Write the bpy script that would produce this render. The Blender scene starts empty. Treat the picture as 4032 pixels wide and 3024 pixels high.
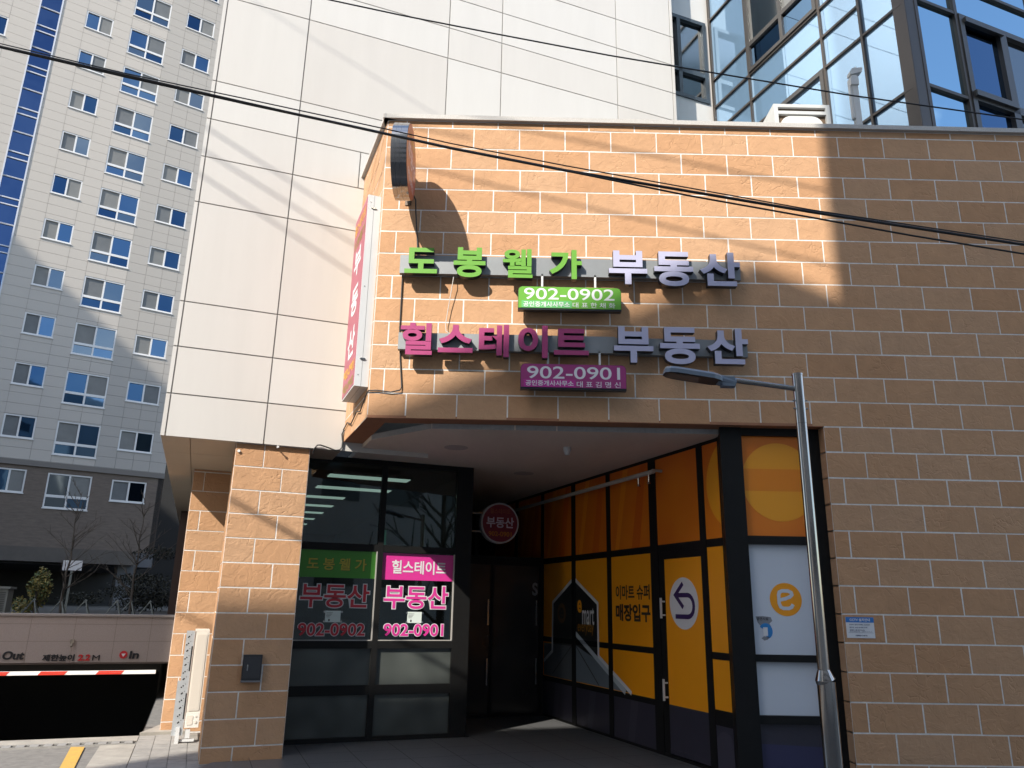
import bpy, math, random
from mathutils import Vector
random.seed(7)
sc = bpy.context.scene
R = math.radians

# ------------------------------------------------------------------ camera
cam_d = bpy.data.cameras.new("camera"); cam = bpy.data.objects.new("camera", cam_d)
sc.collection.objects.link(cam); sc.camera = cam
cam_d.sensor_width = 36.0; cam_d.lens = 36.0 * 3028 / 4032; cam_d.clip_end = 2000
cam.location = (0, -8.7334, 1.82)
_yaw, _pit, _rol = R(.5395), R(16.0973), R(1.02697)
_f = Vector((math.sin(_yaw)*math.cos(_pit), math.cos(_yaw)*math.cos(_pit), math.sin(_pit)))
_r = Vector((math.cos(_yaw), -math.sin(_yaw), 0)); _u = _r.cross(_f)
_r2 = _r*math.cos(_rol) + _u*math.sin(_rol); _u2 = -_r*math.sin(_rol) + _u*math.cos(_rol)
from mathutils import Matrix
cam.rotation_euler = Matrix((( _r2.x, _u2.x, -_f.x), (_r2.y, _u2.y, -_f.y), (_r2.z, _u2.z, -_f.z))).to_euler()

# ------------------------------------------------------------------ world, sun, exposure
SUN = Vector((.70, 1.0, -.95)).normalized()
w = bpy.data.worlds.new("World"); sc.world = w; w.use_nodes = True
nt = w.node_tree; nt.nodes.clear()
sky = nt.nodes.new('ShaderNodeTexSky'); sky.sky_type = 'NISHITA'; sky.sun_disc = False
sky.sun_elevation = math.asin(-SUN.z); sky.sun_rotation = math.atan2(-SUN.x, -SUN.y) % (2*math.pi)
sky.air_density = 1.0; sky.dust_density = 1.2; sky.ozone_density = 1.4
bg = nt.nodes.new('ShaderNodeBackground'); bg.inputs['Strength'].default_value = .15
out = nt.nodes.new('ShaderNodeOutputWorld')
# a few soft clouds
tc = nt.nodes.new('ShaderNodeTexCoord'); nz = nt.nodes.new('ShaderNodeTexNoise')
nz.inputs['Scale'].default_value = 2.2; nz.inputs['Detail'].default_value = 6; nz.inputs['Roughness'].default_value = .55
rp = nt.nodes.new('ShaderNodeValToRGB'); rp.color_ramp.elements[0].position = .53; rp.color_ramp.elements[1].position = .72
mx = nt.nodes.new('ShaderNodeMix'); mx.data_type = 'RGBA'
mx.inputs['B'].default_value = (6.5, 6.8, 7.2, 1)
nt.links.new(tc.outputs['Generated'], nz.inputs['Vector']); nt.links.new(nz.outputs['Fac'], rp.inputs['Fac'])
nt.links.new(rp.outputs['Color'], mx.inputs['Factor']); nt.links.new(sky.outputs['Color'], mx.inputs['A'])
nt.links.new(mx.outputs['Result'], bg.inputs['Color']); nt.links.new(bg.outputs['Background'], out.inputs['Surface'])
sun_d = bpy.data.lights.new("sun", 'SUN'); sun = bpy.data.objects.new("sun", sun_d); sc.collection.objects.link(sun)
sun_d.energy = 3.0; sun_d.angle = R(.53); sun_d.color = (1.0, .93, .83)
sun.rotation_euler = SUN.to_track_quat('-Z', 'Y').to_euler(); sun.location = (-20, -30, 30)
vs = sc.view_settings; vs.view_transform = 'Standard'; vs.look = 'None'; vs.gamma = 1; vs.exposure = 1.4
sc.cycles.max_bounces = 8; sc.cycles.transparent_max_bounces = 12

# ------------------------------------------------------------------ materials
MATS = {}
def mat(name, col, rough=.6, metal=0., var=0., vscale=3., bump=0., bscale=60., spec=.5, emit=0., detail=4, col2=None, stretch=None):
    if name in MATS: return MATS[name]
    m = bpy.data.materials.new(name); m.use_nodes = True; MATS[name] = m
    n = m.node_tree; b = n.nodes['Principled BSDF']; L = n.links.new
    b.inputs['Roughness'].default_value = rough; b.inputs['Metallic'].default_value = metal
    b.inputs['Specular IOR Level'].default_value = spec
    b.inputs['Base Color'].default_value = (*col, 1)
    t = n.nodes.new('ShaderNodeTexCoord'); vec = t.outputs['Object']
    if stretch:
        mp = n.nodes.new('ShaderNodeMapping'); mp.inputs['Scale'].default_value = stretch; L(vec, mp.inputs['Vector']); vec = mp.outputs['Vector']
    if var or col2:
        a = n.nodes.new('ShaderNodeTexNoise'); a.inputs['Scale'].default_value = vscale; a.inputs['Detail'].default_value = detail
        a.inputs['Roughness'].default_value = .65
        r = n.nodes.new('ShaderNodeValToRGB')
        c2 = col2 or tuple(min(1, c*(1+var)) for c in col); c1 = col if col2 else tuple(c*(1-var) for c in col)
        r.color_ramp.elements[0].position = .3; r.color_ramp.elements[1].position = .7
        r.color_ramp.elements[0].color = (*c1, 1); r.color_ramp.elements[1].color = (*c2, 1)
        L(vec, a.inputs['Vector']); L(a.outputs['Fac'], r.inputs['Fac']); L(r.outputs['Color'], b.inputs['Base Color'])
    if bump:
        a = n.nodes.new('ShaderNodeTexNoise'); a.inputs['Scale'].default_value = bscale; a.inputs['Detail'].default_value = 5
        u = n.nodes.new('ShaderNodeBump'); u.inputs['Strength'].default_value = bump; u.inputs['Distance'].default_value = .01
        L(vec, a.inputs['Vector']); L(a.outputs['Fac'], u.inputs['Height']); L(u.outputs['Normal'], b.inputs['Normal'])
    if emit:
        b.inputs['Emission Color'].default_value = (*col, 1); b.inputs['Emission Strength'].default_value = emit
    return m

def brick_mat(name, base):
    m = bpy.data.materials.new(name); m.use_nodes = True; n = m.node_tree; b = n.nodes['Principled BSDF']; L = n.links.new
    N = lambda t: n.nodes.new('ShaderNode'+t)
    b.inputs['Roughness'].default_value = .82; b.inputs['Specular IOR Level'].default_value = .25
    at = N('Attribute'); at.attribute_name = 'rnd'
    tcn = N('TexCoord'); mul = N('VectorMath'); mul.operation = 'SCALE'; mul.inputs[0].default_value = (37, 91, 53)
    L(at.outputs['Fac'], mul.inputs['Scale'])
    add = N('VectorMath'); add.operation = 'ADD'; L(tcn.outputs['Object'], add.inputs[0]); L(mul.outputs['Vector'], add.inputs[1])
    vec = add.outputs['Vector']
    # colour: per block tint, soft blotches
    r1 = N('ValToRGB'); e = r1.color_ramp.elements
    e[0].position = 0; e[0].color = (base[0]*.93, base[1]*.89, base[2]*.85, 1); e[1].position = 1; e[1].color = (base[0]*1.0, base[1]*1.05, base[2]*1.12, 1)
    k = e.new(.5); k.color = (*base, 1)
    L(at.outputs['Fac'], r1.inputs['Fac'])
    nb = N('TexNoise'); nb.inputs['Scale'].default_value = 5; nb.inputs['Detail'].default_value = 6; nb.inputs['Roughness'].default_value = .7; L(vec, nb.inputs['Vector'])
    mr = N('MapRange'); mr.inputs['From Min'].default_value = .3; mr.inputs['From Max'].default_value = .7; mr.inputs['To Min'].default_value = .91; mr.inputs['To Max'].default_value = 1.07
    L(nb.outputs['Fac'], mr.inputs['Value'])
    ng = N('TexNoise'); ng.inputs['Scale'].default_value = 220; ng.inputs['Detail'].default_value = 2; L(tcn.outputs['Object'], ng.inputs['Vector'])
    mg = N('MapRange'); mg.inputs['From Min'].default_value = .3; mg.inputs['From Max'].default_value = .7; mg.inputs['To Min'].default_value = .93; mg.inputs['To Max'].default_value = 1.07
    L(ng.outputs['Fac'], mg.inputs['Value'])
    mm = N('Math'); mm.operation = 'MULTIPLY'; L(mr.outputs['Result'], mm.inputs[0]); L(mg.outputs['Result'], mm.inputs[1])
    sc_ = N('VectorMath'); sc_.operation = 'SCALE'; L(r1.outputs['Color'], sc_.inputs[0]); L(mm.outputs['Value'], sc_.inputs['Scale'])
    L(sc_.outputs['Vector'], b.inputs['Base Color'])
    # relief: split-stone ledges and curved cracks
    wn = N('TexNoise'); wn.inputs['Scale'].default_value = 3.0; wn.inputs['Detail'].default_value = 3; L(vec, wn.inputs['Vector'])
    wv = N('Mix'); wv.data_type = 'RGBA'; wv.blend_type = 'LINEAR_LIGHT'; wv.inputs['Factor'].default_value = .35
    L(vec, wv.inputs['A']); L(wn.outputs['Color'], wv.inputs['B'])
    vo = N('TexVoronoi'); vo.feature = 'DISTANCE_TO_EDGE'; vo.inputs['Scale'].default_value = 3.2; L(wv.outputs['Result'], vo.inputs['Vector'])
    ms = N('MapRange'); ms.inputs['From Min'].default_value = 0; ms.inputs['From Max'].default_value = .03; ms.inputs['To Min'].default_value = 0; ms.inputs['To Max'].default_value = 1
    L(vo.outputs['Distance'], ms.inputs['Value'])
    gate = N('TexNoise'); gate.inputs['Scale'].default_value = 2.6; gate.inputs['Detail'].default_value = 1
    ad2 = N('VectorMath'); ad2.operation = 'ADD'; ad2.inputs[1].default_value = (5, 3, 9); L(vec, ad2.inputs[0]); L(ad2.outputs['Vector'], gate.inputs['Vector'])
    mgt = N('MapRange'); mgt.inputs['From Min'].default_value = .54; mgt.inputs['From Max'].default_value = .60; L(gate.outputs['Fac'], mgt.inputs['Value'])
    inv = N('Math'); inv.operation = 'SUBTRACT'; inv.inputs[0].default_value = 1; L(ms.outputs['Result'], inv.inputs[1])
    crack = N('Math'); crack.operation = 'MULTIPLY'; L(inv.outputs['Value'], crack.inputs[0]); L(mgt.outputs['Result'], crack.inputs[1])
    fine = N('TexNoise'); fine.inputs['Scale'].default_value = 22; fine.inputs['Detail'].default_value = 7; fine.inputs['Roughness'].default_value = .62; fine.inputs['Distortion'].default_value = .6; L(vec, fine.inputs['Vector'])
    led = N('TexNoise'); led.inputs['Scale'].default_value = 6; led.inputs['Detail'].default_value = 3; led.inputs['Distortion'].default_value = 1.5; L(vec, led.inputs['Vector'])
    ledr = N('ValToRGB'); el = ledr.color_ramp.elements; el[0].position = .47; el[0].color = (0, 0, 0, 1); el[1].position = .53; el[1].color = (.35, .35, .35, 1); L(led.outputs['Fac'], ledr.inputs['Fac'])
    rough = N('MapRange'); rough.inputs['To Min'].default_value = .15; rough.inputs['To Max'].default_value = 1.2; L(at.outputs['Fac'], rough.inputs['Value'])
    fr = N('Math'); fr.operation = 'MULTIPLY'; L(fine.outputs['Fac'], fr.inputs[0]); L(rough.outputs['Result'], fr.inputs[1])
    s1 = N('Math'); s1.operation = 'ADD'; L(fr.outputs['Value'], s1.inputs[0]); L(ledr.outputs['Color'], s1.inputs[1])
    s2 = N('Math'); s2.operation = 'SUBTRACT'; L(s1.outputs['Value'], s2.inputs[0]); L(crack.outputs['Value'], s2.inputs[1])
    bu = N('Bump'); bu.inputs['Strength'].default_value = .40; bu.inputs['Distance'].default_value = .012
    L(s2.outputs['Value'], bu.inputs['Height']); L(bu.outputs['Normal'], b.inputs['Normal'])
    return m

BRICK = brick_mat('terracotta_stone', (.47, .274, .150))
GROUT = mat('pale_grout', (.67, .65, .62), .9, var=.15, vscale=14, bump=.3, bscale=150)
PANEL = mat('cream_panel', (.56, .545, .517), .45, var=.025, vscale=1.0, spec=.35, stretch=(3, 3, .4))
PJOINT = mat('panel_joint_seal', (.27, .26, .245), .8)
SOFFIT = mat('beige_soffit', (.52, .44, .34), .55, var=.03, vscale=2)
CEIL = mat('porch_ceiling_panel', (.70, .62, .53), .7, var=.08, vscale=1.5, stretch=(1, .3, 1))
FILM = mat('protective_film', (.36, .36, .36), .4, var=.12, vscale=20)
GRANITE = mat('speckled_granite', (.30, .29, .275), .7, col2=(.56, .54, .51), vscale=130, detail=2)
GRANDARK = mat('granite_grey_floor', (.075, .077, .08), .34, col2=(.135, .137, .14), vscale=60, bump=.1, bscale=40)
BLACK = mat('black_aluminium', (.010, .010, .010), .5, spec=.18, var=.1, vscale=6)
DKBRONZE = mat('dark_bronze_mullion', (.06, .05, .043), .45, metal=.2)
CHROME = mat('polished_steel', (.36, .34, .32), .12, metal=1.0, bump=.02, bscale=8)
BRUSHED = mat('brushed_steel', (.52, .50, .47), .22, metal=1.0, var=.06, vscale=3, stretch=(8, 8, .4))
ALU = mat('grey_aluminium_bar', (.24, .255, .265), .45, metal=.3, var=.05, vscale=4)
WHITEM = mat('white_painted_metal', (.60, .61, .61), .4, var=.02, vscale=5)
RUBBER = mat('black_cable_sheath', (.02, .02, .022), .55)

def glass_mat(name, tint, refl, trans, rough=.02, wav=.0):
    m = bpy.data.materials.new(name); m.use_nodes = True; n = m.node_tree; n.nodes.clear(); L = n.links.new
    o = n.nodes.new('ShaderNodeOutputMaterial'); tr = n.nodes.new('ShaderNodeBsdfTransparent'); tr.inputs['Color'].default_value = (*trans, 1)
    g = n.nodes.new('ShaderNodeBsdfGlossy'); g.inputs['Color'].default_value = (*tint, 1); g.inputs['Roughness'].default_value = rough
    fz = n.nodes.new('ShaderNodeFresnel'); fz.inputs['IOR'].default_value = refl
    mi = n.nodes.new('ShaderNodeMixShader'); L(fz.outputs['Fac'], mi.inputs['Fac']); L(tr.outputs['BSDF'], mi.inputs[1]); L(g.outputs['BSDF'], mi.inputs[2]); L(mi.outputs['Shader'], o.inputs['Surface'])
    if wav:
        a = n.nodes.new('ShaderNodeTexNoise'); a.inputs['Scale'].default_value = 1.3; t = n.nodes.new('ShaderNodeTexCoord'); u = n.nodes.new('ShaderNodeBump')
        u.inputs['Strength'].default_value = wav; u.inputs['Distance'].default_value = .02
        L(t.outputs['Object'], a.inputs['Vector']); L(a.outputs['Fac'], u.inputs['Height']); L(u.outputs['Normal'], g.inputs['Normal']); L(u.outputs['Normal'], fz.inputs['Normal'])
    return m
GLASS = glass_mat('clear_window_glass', (.95, 1, .98), 1.65, (.42, .46, .44))
FROST = mat('frosted_glass', (.032, .036, .034), .3, col2=(.10, .112, .103), vscale=1.1, detail=2, spec=.5)
def mirror_mat(name, col, rough=.02, wav=.02, base=.02):
    m = mat(name, col, rough, metal=1.0)
    n = m.node_tree; a = n.nodes.new('ShaderNodeTexNoise'); a.inputs['Scale'].default_value = .8; t = n.nodes.new('ShaderNodeTexCoord'); u = n.nodes.new('ShaderNodeBump')
    u.inputs['Strength'].default_value = wav; u.inputs['Distance'].default_value = .05
    n.links.new(t.outputs['Object'], a.inputs['Vector']); n.links.new(a.outputs['Fac'], u.inputs['Height']); n.links.new(u.outputs['Normal'], n.nodes['Principled BSDF'].inputs['Normal'])
    return m
CURTAIN = mirror_mat('blue_reflective_glass', (.22, .36, .52), .015, .03)
CURTAIN.node_tree.nodes['Principled BSDF'].inputs['Metallic'].default_value = .55
CURTAIN2 = mirror_mat('deep_blue_reflective_glass', (.07, .14, .24), .02, .02)
CURTAIN3 = mirror_mat('grey_reflective_glass', (.20, .21, .21), .10, .02)

# ------------------------------------------------------------------ mesh builder
A0 = R(20.8)
U = Vector((math.cos(A0), math.sin(A0), 0)); V = Vector((-math.sin(A0), math.cos(A0), 0)); O = Vector((-3, 1.13, 0)); Z = Vector((0, 0, 1))
def W(u, v, z=0): return O + U*u + V*v + Z*z
class Frame:                                   # s to the right along the surface, z up, d outwards
    def __init__(f, org, right, outw): f.o, f.r, f.n = Vector(org), Vector(right), Vector(outw)
    def __call__(f, s, z, d=0): return f.o + f.r*s + Z*z + f.n*d
X_ = Vector((1, 0, 0)); Y_ = Vector((0, 1, 0))
WALL = Frame((0, 0, 0), X_, -Y_)
def Vpl(v): return Frame(O + V*v, U, -V)       # faces the street, along the slanted building line (s = u)
def Upl(u): return Frame(O + U*u, -V, -U)      # faces left, s = -v
def UplR(u): return Frame(O + U*u, V, U)

class MB:
    def __init__(b): b.v, b.f, b.m, b.r = [], [], [], []
    def face(b, pts, mi=0, rnd=0.):
        i = len(b.v); b.v += [Vector(p) for p in pts]; b.f.append(tuple(range(i, i+len(pts)))); b.m.append(mi); b.r.append(rnd); return b
    def box(b, fr, s0, s1, z0, z1, d0, d1, mi=0, skip=''):
        p = [fr(s, z, d) for d in (d0, d1) for z in (z0, z1) for s in (s0, s1)]; i = len(b.v); b.v += p
        F = {'b': (0, 2, 3, 1), 'f': (4, 5, 7, 6), 'D': (0, 1, 5, 4), 'U': (2, 6, 7, 3), 'l': (0, 4, 6, 2), 'r': (1, 3, 7, 5)}
        for k, q in F.items():
            if k not in skip: b.f.append(tuple(i+x for x in q)); b.m.append(mi); b.r.append(0.)
        return b
    def prism(b, fr, poly, d0, d1, mi=0, mside=None):      # poly in (s, z), anticlockwise seen from outside
        n = len(poly); ar = sum(poly[k][0]*poly[(k+1) % n][1]-poly[(k+1) % n][0]*poly[k][1] for k in range(n))
        if ar < 0: poly = poly[::-1]
        i = len(b.v); b.v += [fr(s, z, d0) for s, z in poly] + [fr(s, z, d1) for s, z in poly]
        b.f.append(tuple(range(i+n, i+2*n))); b.m.append(mi); b.r.append(0.)
        b.f.append(tuple(range(i+n-1, i-1, -1))); b.m.append(mi); b.r.append(0.)
        for k in range(n):
            j = (k+1) % n; b.f.append((i+k, i+j, i+n+j, i+n+k)); b.m.append(mi if mside is None else mside); b.r.append(0.)
        return b
    def flat(b, fr, poly, d, mi=0):
        n = len(poly); ar = sum(poly[k][0]*poly[(k+1) % n][1]-poly[(k+1) % n][0]*poly[k][1] for k in range(n))
        if ar < 0: poly = poly[::-1]
        return b.face([fr(s, z, d) for s, z in poly], mi)
    def slab(b, pts, z0, z1, mi=0):                         # horizontal polygon pts (Vectors), extruded in z
        n = len(pts); ar = sum(pts[k].x*pts[(k+1) % n].y-pts[(k+1) % n].x*pts[k].y for k in range(n))
        if ar < 0: pts = pts[::-1]
        i = len(b.v); b.v += [Vector((p.x, p.y, z0)) for p in pts] + [Vector((p.x, p.y, z1)) for p in pts]
        fs = [tuple(range(i+n, i+2*n)), tuple(range(i+n-1, i-1, -1))] + [(i+k, i+(k+1) % n, i+n+(k+1) % n, i+n+k) for k in range(n)]
        for q in fs: b.f.append(q); b.m.append(mi); b.r.append(0.)
        return b
    def tube(b, pts, rad, seg=10, mi=0, cap=True):
        pts = [Vector(p) for p in pts]; n = len(pts); rads = rad if isinstance(rad, (list, tuple)) else [rad]*n; i = len(b.v); prev = None
        for k in range(n):
            t = (pts[min(k+1, n-1)]-pts[max(k-1, 0)]).normalized()
            a = (prev - t*prev.dot(t)) if prev else t.orthogonal()
            a.normalize(); prev = a; c = t.cross(a)
            for j in range(seg):
                an = 2*math.pi*j/seg; b.v.append(pts[k] + (a*math.cos(an)+c*math.sin(an))*rads[k])
        for k in range(n-1):
            for j in range(seg):
                p, q = i+k*seg+j, i+k*seg+(j+1) % seg; b.f.append((p, q, q+seg, p+seg)); b.m.append(mi); b.r.append(0.)
        if cap:
            b.f.append(tuple(range(i+seg-1, i-1, -1))); b.f.append(tuple(range(i+(n-1)*seg, i+n*seg))); b.m += [mi, mi]; b.r += [0., 0.]
        return b
    def build(b, name, mats, parent=None, smooth=False):
        base = RW.get(parent.name, Vector((0, 0, 0))) if parent else Vector((0, 0, 0))
        me = bpy.data.meshes.new(name); me.from_pydata([tuple(p-base) for p in b.v], [], b.f)
        for mm in (mats if isinstance(mats, (list, tuple)) else [mats]): me.materials.append(mm)
        me.polygons.foreach_set('material_index', b.m)
        if any(b.r):
            at = me.attributes.new('rnd', 'FLOAT', 'FACE'); at.data.foreach_set('value', b.r)
        if smooth: me.polygons.foreach_set('use_smooth', [True]*len(b.f))
        me.update(); o = bpy.data.objects.new(name, me); sc.collection.objects.link(o)
        if parent: o.parent = parent; RW[o.name] = base
        return o
RW = {}
def thing(name, label, cat, loc=(0, 0, 0), group=None):
    o = bpy.data.objects.new(name, None); sc.collection.objects.link(o); o.location = loc; o.empty_display_size = .1
    o['label'] = label; o['category'] = cat
    if group: o['group'] = group
    RW[o.name] = Vector(loc); return o
def tag(o, label, cat, group=None):
    o['label'] = label; o['category'] = cat
    if group: o['group'] = group
    return o
def structure(o): o['kind'] = 'structure'; return o
def smooth_auto(o, ang=40):
    me = o.data; me.polygons.foreach_set('use_smooth', [True]*len(me.polygons))
    try: me.set_sharp_from_angle(angle=R(ang))
    except Exception: pass
    return o
def copy_thing(root, dx, label=None):
    r = root.copy(); sc.collection.objects.link(r); r.location = Vector(root.location)+Vector(dx)
    if label: r['label'] = label
    for ch in root.children:
        c = ch.copy(); sc.collection.objects.link(c); c.parent = r
        for g in ch.children:
            h = g.copy(); sc.collection.objects.link(h); h.parent = c
    return r

# lettering ---------------------------------------------------------
_tc = {}
def text_mesh(s, bold, extr):
    k = (s, bold, extr)
    if k not in _tc:
        c = bpy.data.curves.new('t', 'FONT'); c.body = s; c.size = 1; c.offset = bold; c.extrude = .5 if extr else 0; c.resolution_u = 5; c.space_character = 1.0
        o = bpy.data.objects.new('t', c); sc.collection.objects.link(o); bpy.context.view_layer.update()
        me = bpy.data.meshes.new_from_object(o.evaluated_get(bpy.context.evaluated_depsgraph_get()))
        vs_ = [tuple(v.co) for v in me.vertices]; fs = [tuple(p.vertices) for p in me.polygons]; ns = [p.normal.z for p in me.polygons]
        bpy.data.objects.remove(o); bpy.data.curves.remove(c); bpy.data.meshes.remove(me)
        _tc[k] = (vs_, fs, ns)
    return _tc[k]
def add_text(b, s, fr, s0, s1, z0, z1, d0, d1=None, bold=.0, mi=0, mside=None, mirror=False, slant=0., grow=0.):
    vs_, fs, ns = text_mesh(s, bold, d1 is not None)
    ref = text_mesh(s, bold if not grow else grow, d1 is not None)[0]
    xa, xb = min(v[0] for v in ref), max(v[0] for v in ref); ya, yb = min(v[1] for v in ref), max(v[1] for v in ref)
    i = len(b.v)
    for x, y, zz in vs_:
        t = (x-xa)/(xb-xa); t = 1-t if mirror else t; q = (y-ya)/(yb-ya)
        b.v.append(fr(s0+(s1-s0)*t+slant*(q-.5)*(z1-z0), z0+(z1-z0)*q, d0 if d1 is None else d0+(d1-d0)*(zz+.5)))
    for f, nn in zip(fs, ns):
        b.f.append(tuple(i+k for k in (f[::-1] if mirror else f))); b.m.append(mi if (mside is None or nn > .5) else mside); b.r.append(0.)
    return b
def ell(cs, cz, rs, rz, n=40, a0=0, a1=360):
    return [(cs+rs*math.cos(R(a0+(a1-a0)*k/n)), cz+rz*math.sin(R(a0+(a1-a0)*k/n))) for k in range(n if a1-a0 == 360 else n+1)]
def rrect(s0, s1, z0, z1, r, top=True, bot=True):
    P = []
    for cx, cz, a, on in ((s1-r, z1-r, 0, top), (s0+r, z1-r, 90, top), (s0+r, z0+r, 180, bot), (s1-r, z0+r, 270, bot)):
        if on: P += [(cx+r*math.cos(R(a+15*k)), cz+r*math.sin(R(a+15*k))) for k in range(7)]
        else: P.append((s1 if a in (0, 270) else s0, z1 if a < 180 else z0))
    return P
def stroke(b, fr, pts, wd, d, mi=0):
    for k_, ((a, c), (e, g)) in enumerate(zip(pts[:-1], pts[1:])):
        L = math.hypot(e-a, g-c)
        if L < 1e-5: continue
        nx, nz = -(g-c)/L*wd/2, (e-a)/L*wd/2; ex, ez = (e-a)/L*min(wd*.2, L*.4), (g-c)/L*min(wd*.2, L*.4)
        b.flat(fr, [(a+nx-ex, c+nz-ez), (a-nx-ex, c-nz-ez), (e-nx+ex, g-nz+ez), (e+nx+ex, g+nz+ez)], d+k_*.00015, mi)
    return b

# masonry ------------------------------------------------------------
def blocks(b, fr, s0, s1, z0, z1, zl, offs, width=.598, h=.3, d=0., rng=None, joint=.0108):
    # zl: height of one bed joint; offs(course index from that joint upwards) -> position of one upright joint, or None for none
    rng = rng or random
    k0 = math.floor((z0-zl)/h+1e-4); k = k0
    while zl+k*h < z1-1e-4:
        za, zb = max(z0, zl+k*h), min(z1, zl+(k+1)*h)
        o = offs(k)
        cuts = [s0]
        if o is not None:
            x = o + math.ceil((s0-o)/width)*width
            while x < s1-.02:
                if x > s0+.02: cuts.append(x)
                x += width
        cuts.append(s1); j = joint/2
        for a, c in zip(cuts[:-1], cuts[1:]):
            J = lambda: rng.uniform(-.0015, .0015)
            o4 = [(a+j+J(), za+j+J()), (c-j+J(), za+j+J()), (c-j+J(), zb-j+J()), (a+j+J(), zb-j+J())]
            e = .003; i4 = [(o4[0][0]+e, o4[0][1]+e), (o4[1][0]-e, o4[1][1]+e), (o4[2][0]-e, o4[2][1]-e), (o4[3][0]+e, o4[3][1]-e)]
            rn = rng.uniform(.02, 1.); t = rng.uniform(-.0015, .0015)
            b.face([fr(s, z, d+t) for s, z in i4], 0, rn)
            for q in range(4):
                n = (q+1) % 4
                b.face([fr(*o4[q], d-.008), fr(*o4[n], d-.008), fr(*i4[n], d+t), fr(*i4[q], d+t)], 0, rn)
        k += 1
    return b
# ================================================================== GROUND
ASPH = mat('worn_asphalt', (.13, .125, .115), .9, col2=(.20, .19, .175), vscale=9, bump=.25, bscale=120)
CONC = mat('stained_concrete', (.24, .225, .20), .85, col2=(.36, .335, .29), vscale=3.5, bump=.2, bscale=60)
PAVER = mat('grey_paver', (.22, .21, .195), .85, col2=(.31, .295, .27), vscale=5, bump=.2, bscale=80)
DARKJ = mat('dark_joint', (.05, .048, .045), .95)
YELLOW = mat('yellow_road_paint', (.55, .33, .06), .8, col2=(.42, .27, .07), vscale=12)
g = MB(); g.face([(-160, -160, -.012), (160, -160, -.012), (160, 3.5, -.012), (-160, 3.5, -.012)])
# the sheet continues behind the buildings, left open over the car ramp
far = [W(-60, 2.4, -.012), W(-60, 200, -.012), W(100, 200, -.012), W(100, 3.0, -.012), W(-1.2, 3.0, -.012), W(-1.2, 2.4, -.012)]
gr = MB()
def gq(u0, u1, v0, v1): gr.face([W(u0, v0, -.012), W(u1, v0, -.012), W(u1, v1, -.012), W(u0, v1, -.012)])
gq(-160, 160, -160, 2.42); gq(-160, -9, 2.42, 14); gq(-1.18, 160, 2.42, 14); gq(-160, 160, 14, 300)
structure(gr.build('ground', ASPH))
pv = MB()
k = 0
for u0, u1 in ((-1.195, -1.0), (-.99, -.785), (-.775, -.57), (-.56, -.355)):
    pass
for i in range(8):
    u0 = -1.195+i*.208
    for j in range(22):
        v0 = -4.2+j*.312+(i % 2)*.15
        if v0 > 2.35: continue
        if u0 > .35: continue
        pv.box(Upl(0), -min(v0+.306, 2.4), -v0, -.01, .004+random.uniform(-.0015, .0015), -(u0+.202), -u0, 0, skip='b')
structure(pv.build('pavement', PAVER))
cs = MB(); cs.box(Upl(0), -1.72, 4.2, -.02, .002, 1.205, 1.62); cs.box(Upl(0), -2.4, -1.96, -.3, .003, 1.205, 9)
structure(cs.build('concrete_apron', CONC))
yl = MB(); P = [W(-1.95, 1.69, .003), W(-1.79, 1.66, .003), W(-1.735, .27, .003), W(-1.7, -2.5, .003), W(-1.84, -2.5, .003), W(-1.885, .31, .003)]
yl.face(P[::-1]); structure(yl.build('road_marking', YELLOW))
# porch and shop floor, raised 5 cm
pf = MB(); pts = [W(.49, .03), W(.49, .8), W(3.1, .8), W(3.1, 7.5), W(5.0, 7.5), W(5.0, -2.65), Vector((2.55, .12, 0)), Vector((3.7, .15, 0)), Vector((3.7, -.75, 0)), Vector((-3.1, -.75, 0)), W(-.43, -.3), W(.45, -.3)]
pts = [Vector((-3.9, -2.2, 0)), Vector((12, -2.2, 0)), Vector((12, .2, 0)), Vector((2.6, .45, 0)), W(5.0, -2.4), W(5.0, 7.5), W(3.1, 7.5), W(3.1, .8), W(.49, .8), W(.49, -.1), W(-.3, -.1)]
pf.slab(pts, -.05, .05)
structure(pf.build('porch_floor', GRANDARK))
jt = MB()
for i in range(1, 18):
    u0 = -.5+i*.6
    if u0 < 4.95: jt.face([W(u0, -3.4, .0535), W(u0+.006, -3.4, .0535), W(u0+.006, .75 if u0 < 3.1 else 7, .0535), W(u0, .75 if u0 < 3.1 else 7, .0535)])
for j in range(16):
    v0 = -2.9+j*.6
    ua = .55 if v0 < .75 else 3.15
    jt.face([W(ua, v0, .0535), W(4.95, v0, .0535), W(4.95, v0+.006, .0535), W(ua, v0+.006, .0535)])
structure(jt.build('porch_floor_joints', DARKJ))

# drain grate across the ramp mouth
t = thing('drain_grate', 'long steel drain grate across the mouth of the parking ramp', 'drain grate', W(-3, 1.85, 0))
IRON = mat('galvanised_grate', (.34, .33, .31), .6, metal=.4, var=.12, vscale=10)
b = MB(); b.box(Upl(0), -1.95, -1.93, -.02, .012, 1.235, 8); b.box(Upl(0), -1.765, -1.745, -.02, .012, 1.235, 8); b.build('frame', IRON, t)
b = MB(); b.box(Upl(0), -1.93, -1.765, -.05, -.004, 1.235, 8, skip='b'); b.build('trough', DARKJ, t)
b = MB()
for i in range(44):
    uu = -1.25-.155*i; b.box(Upl(0), -1.93, -1.765, -.004, .010, -uu, -uu+.095)
b.build('bars', IRON, t)

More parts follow.
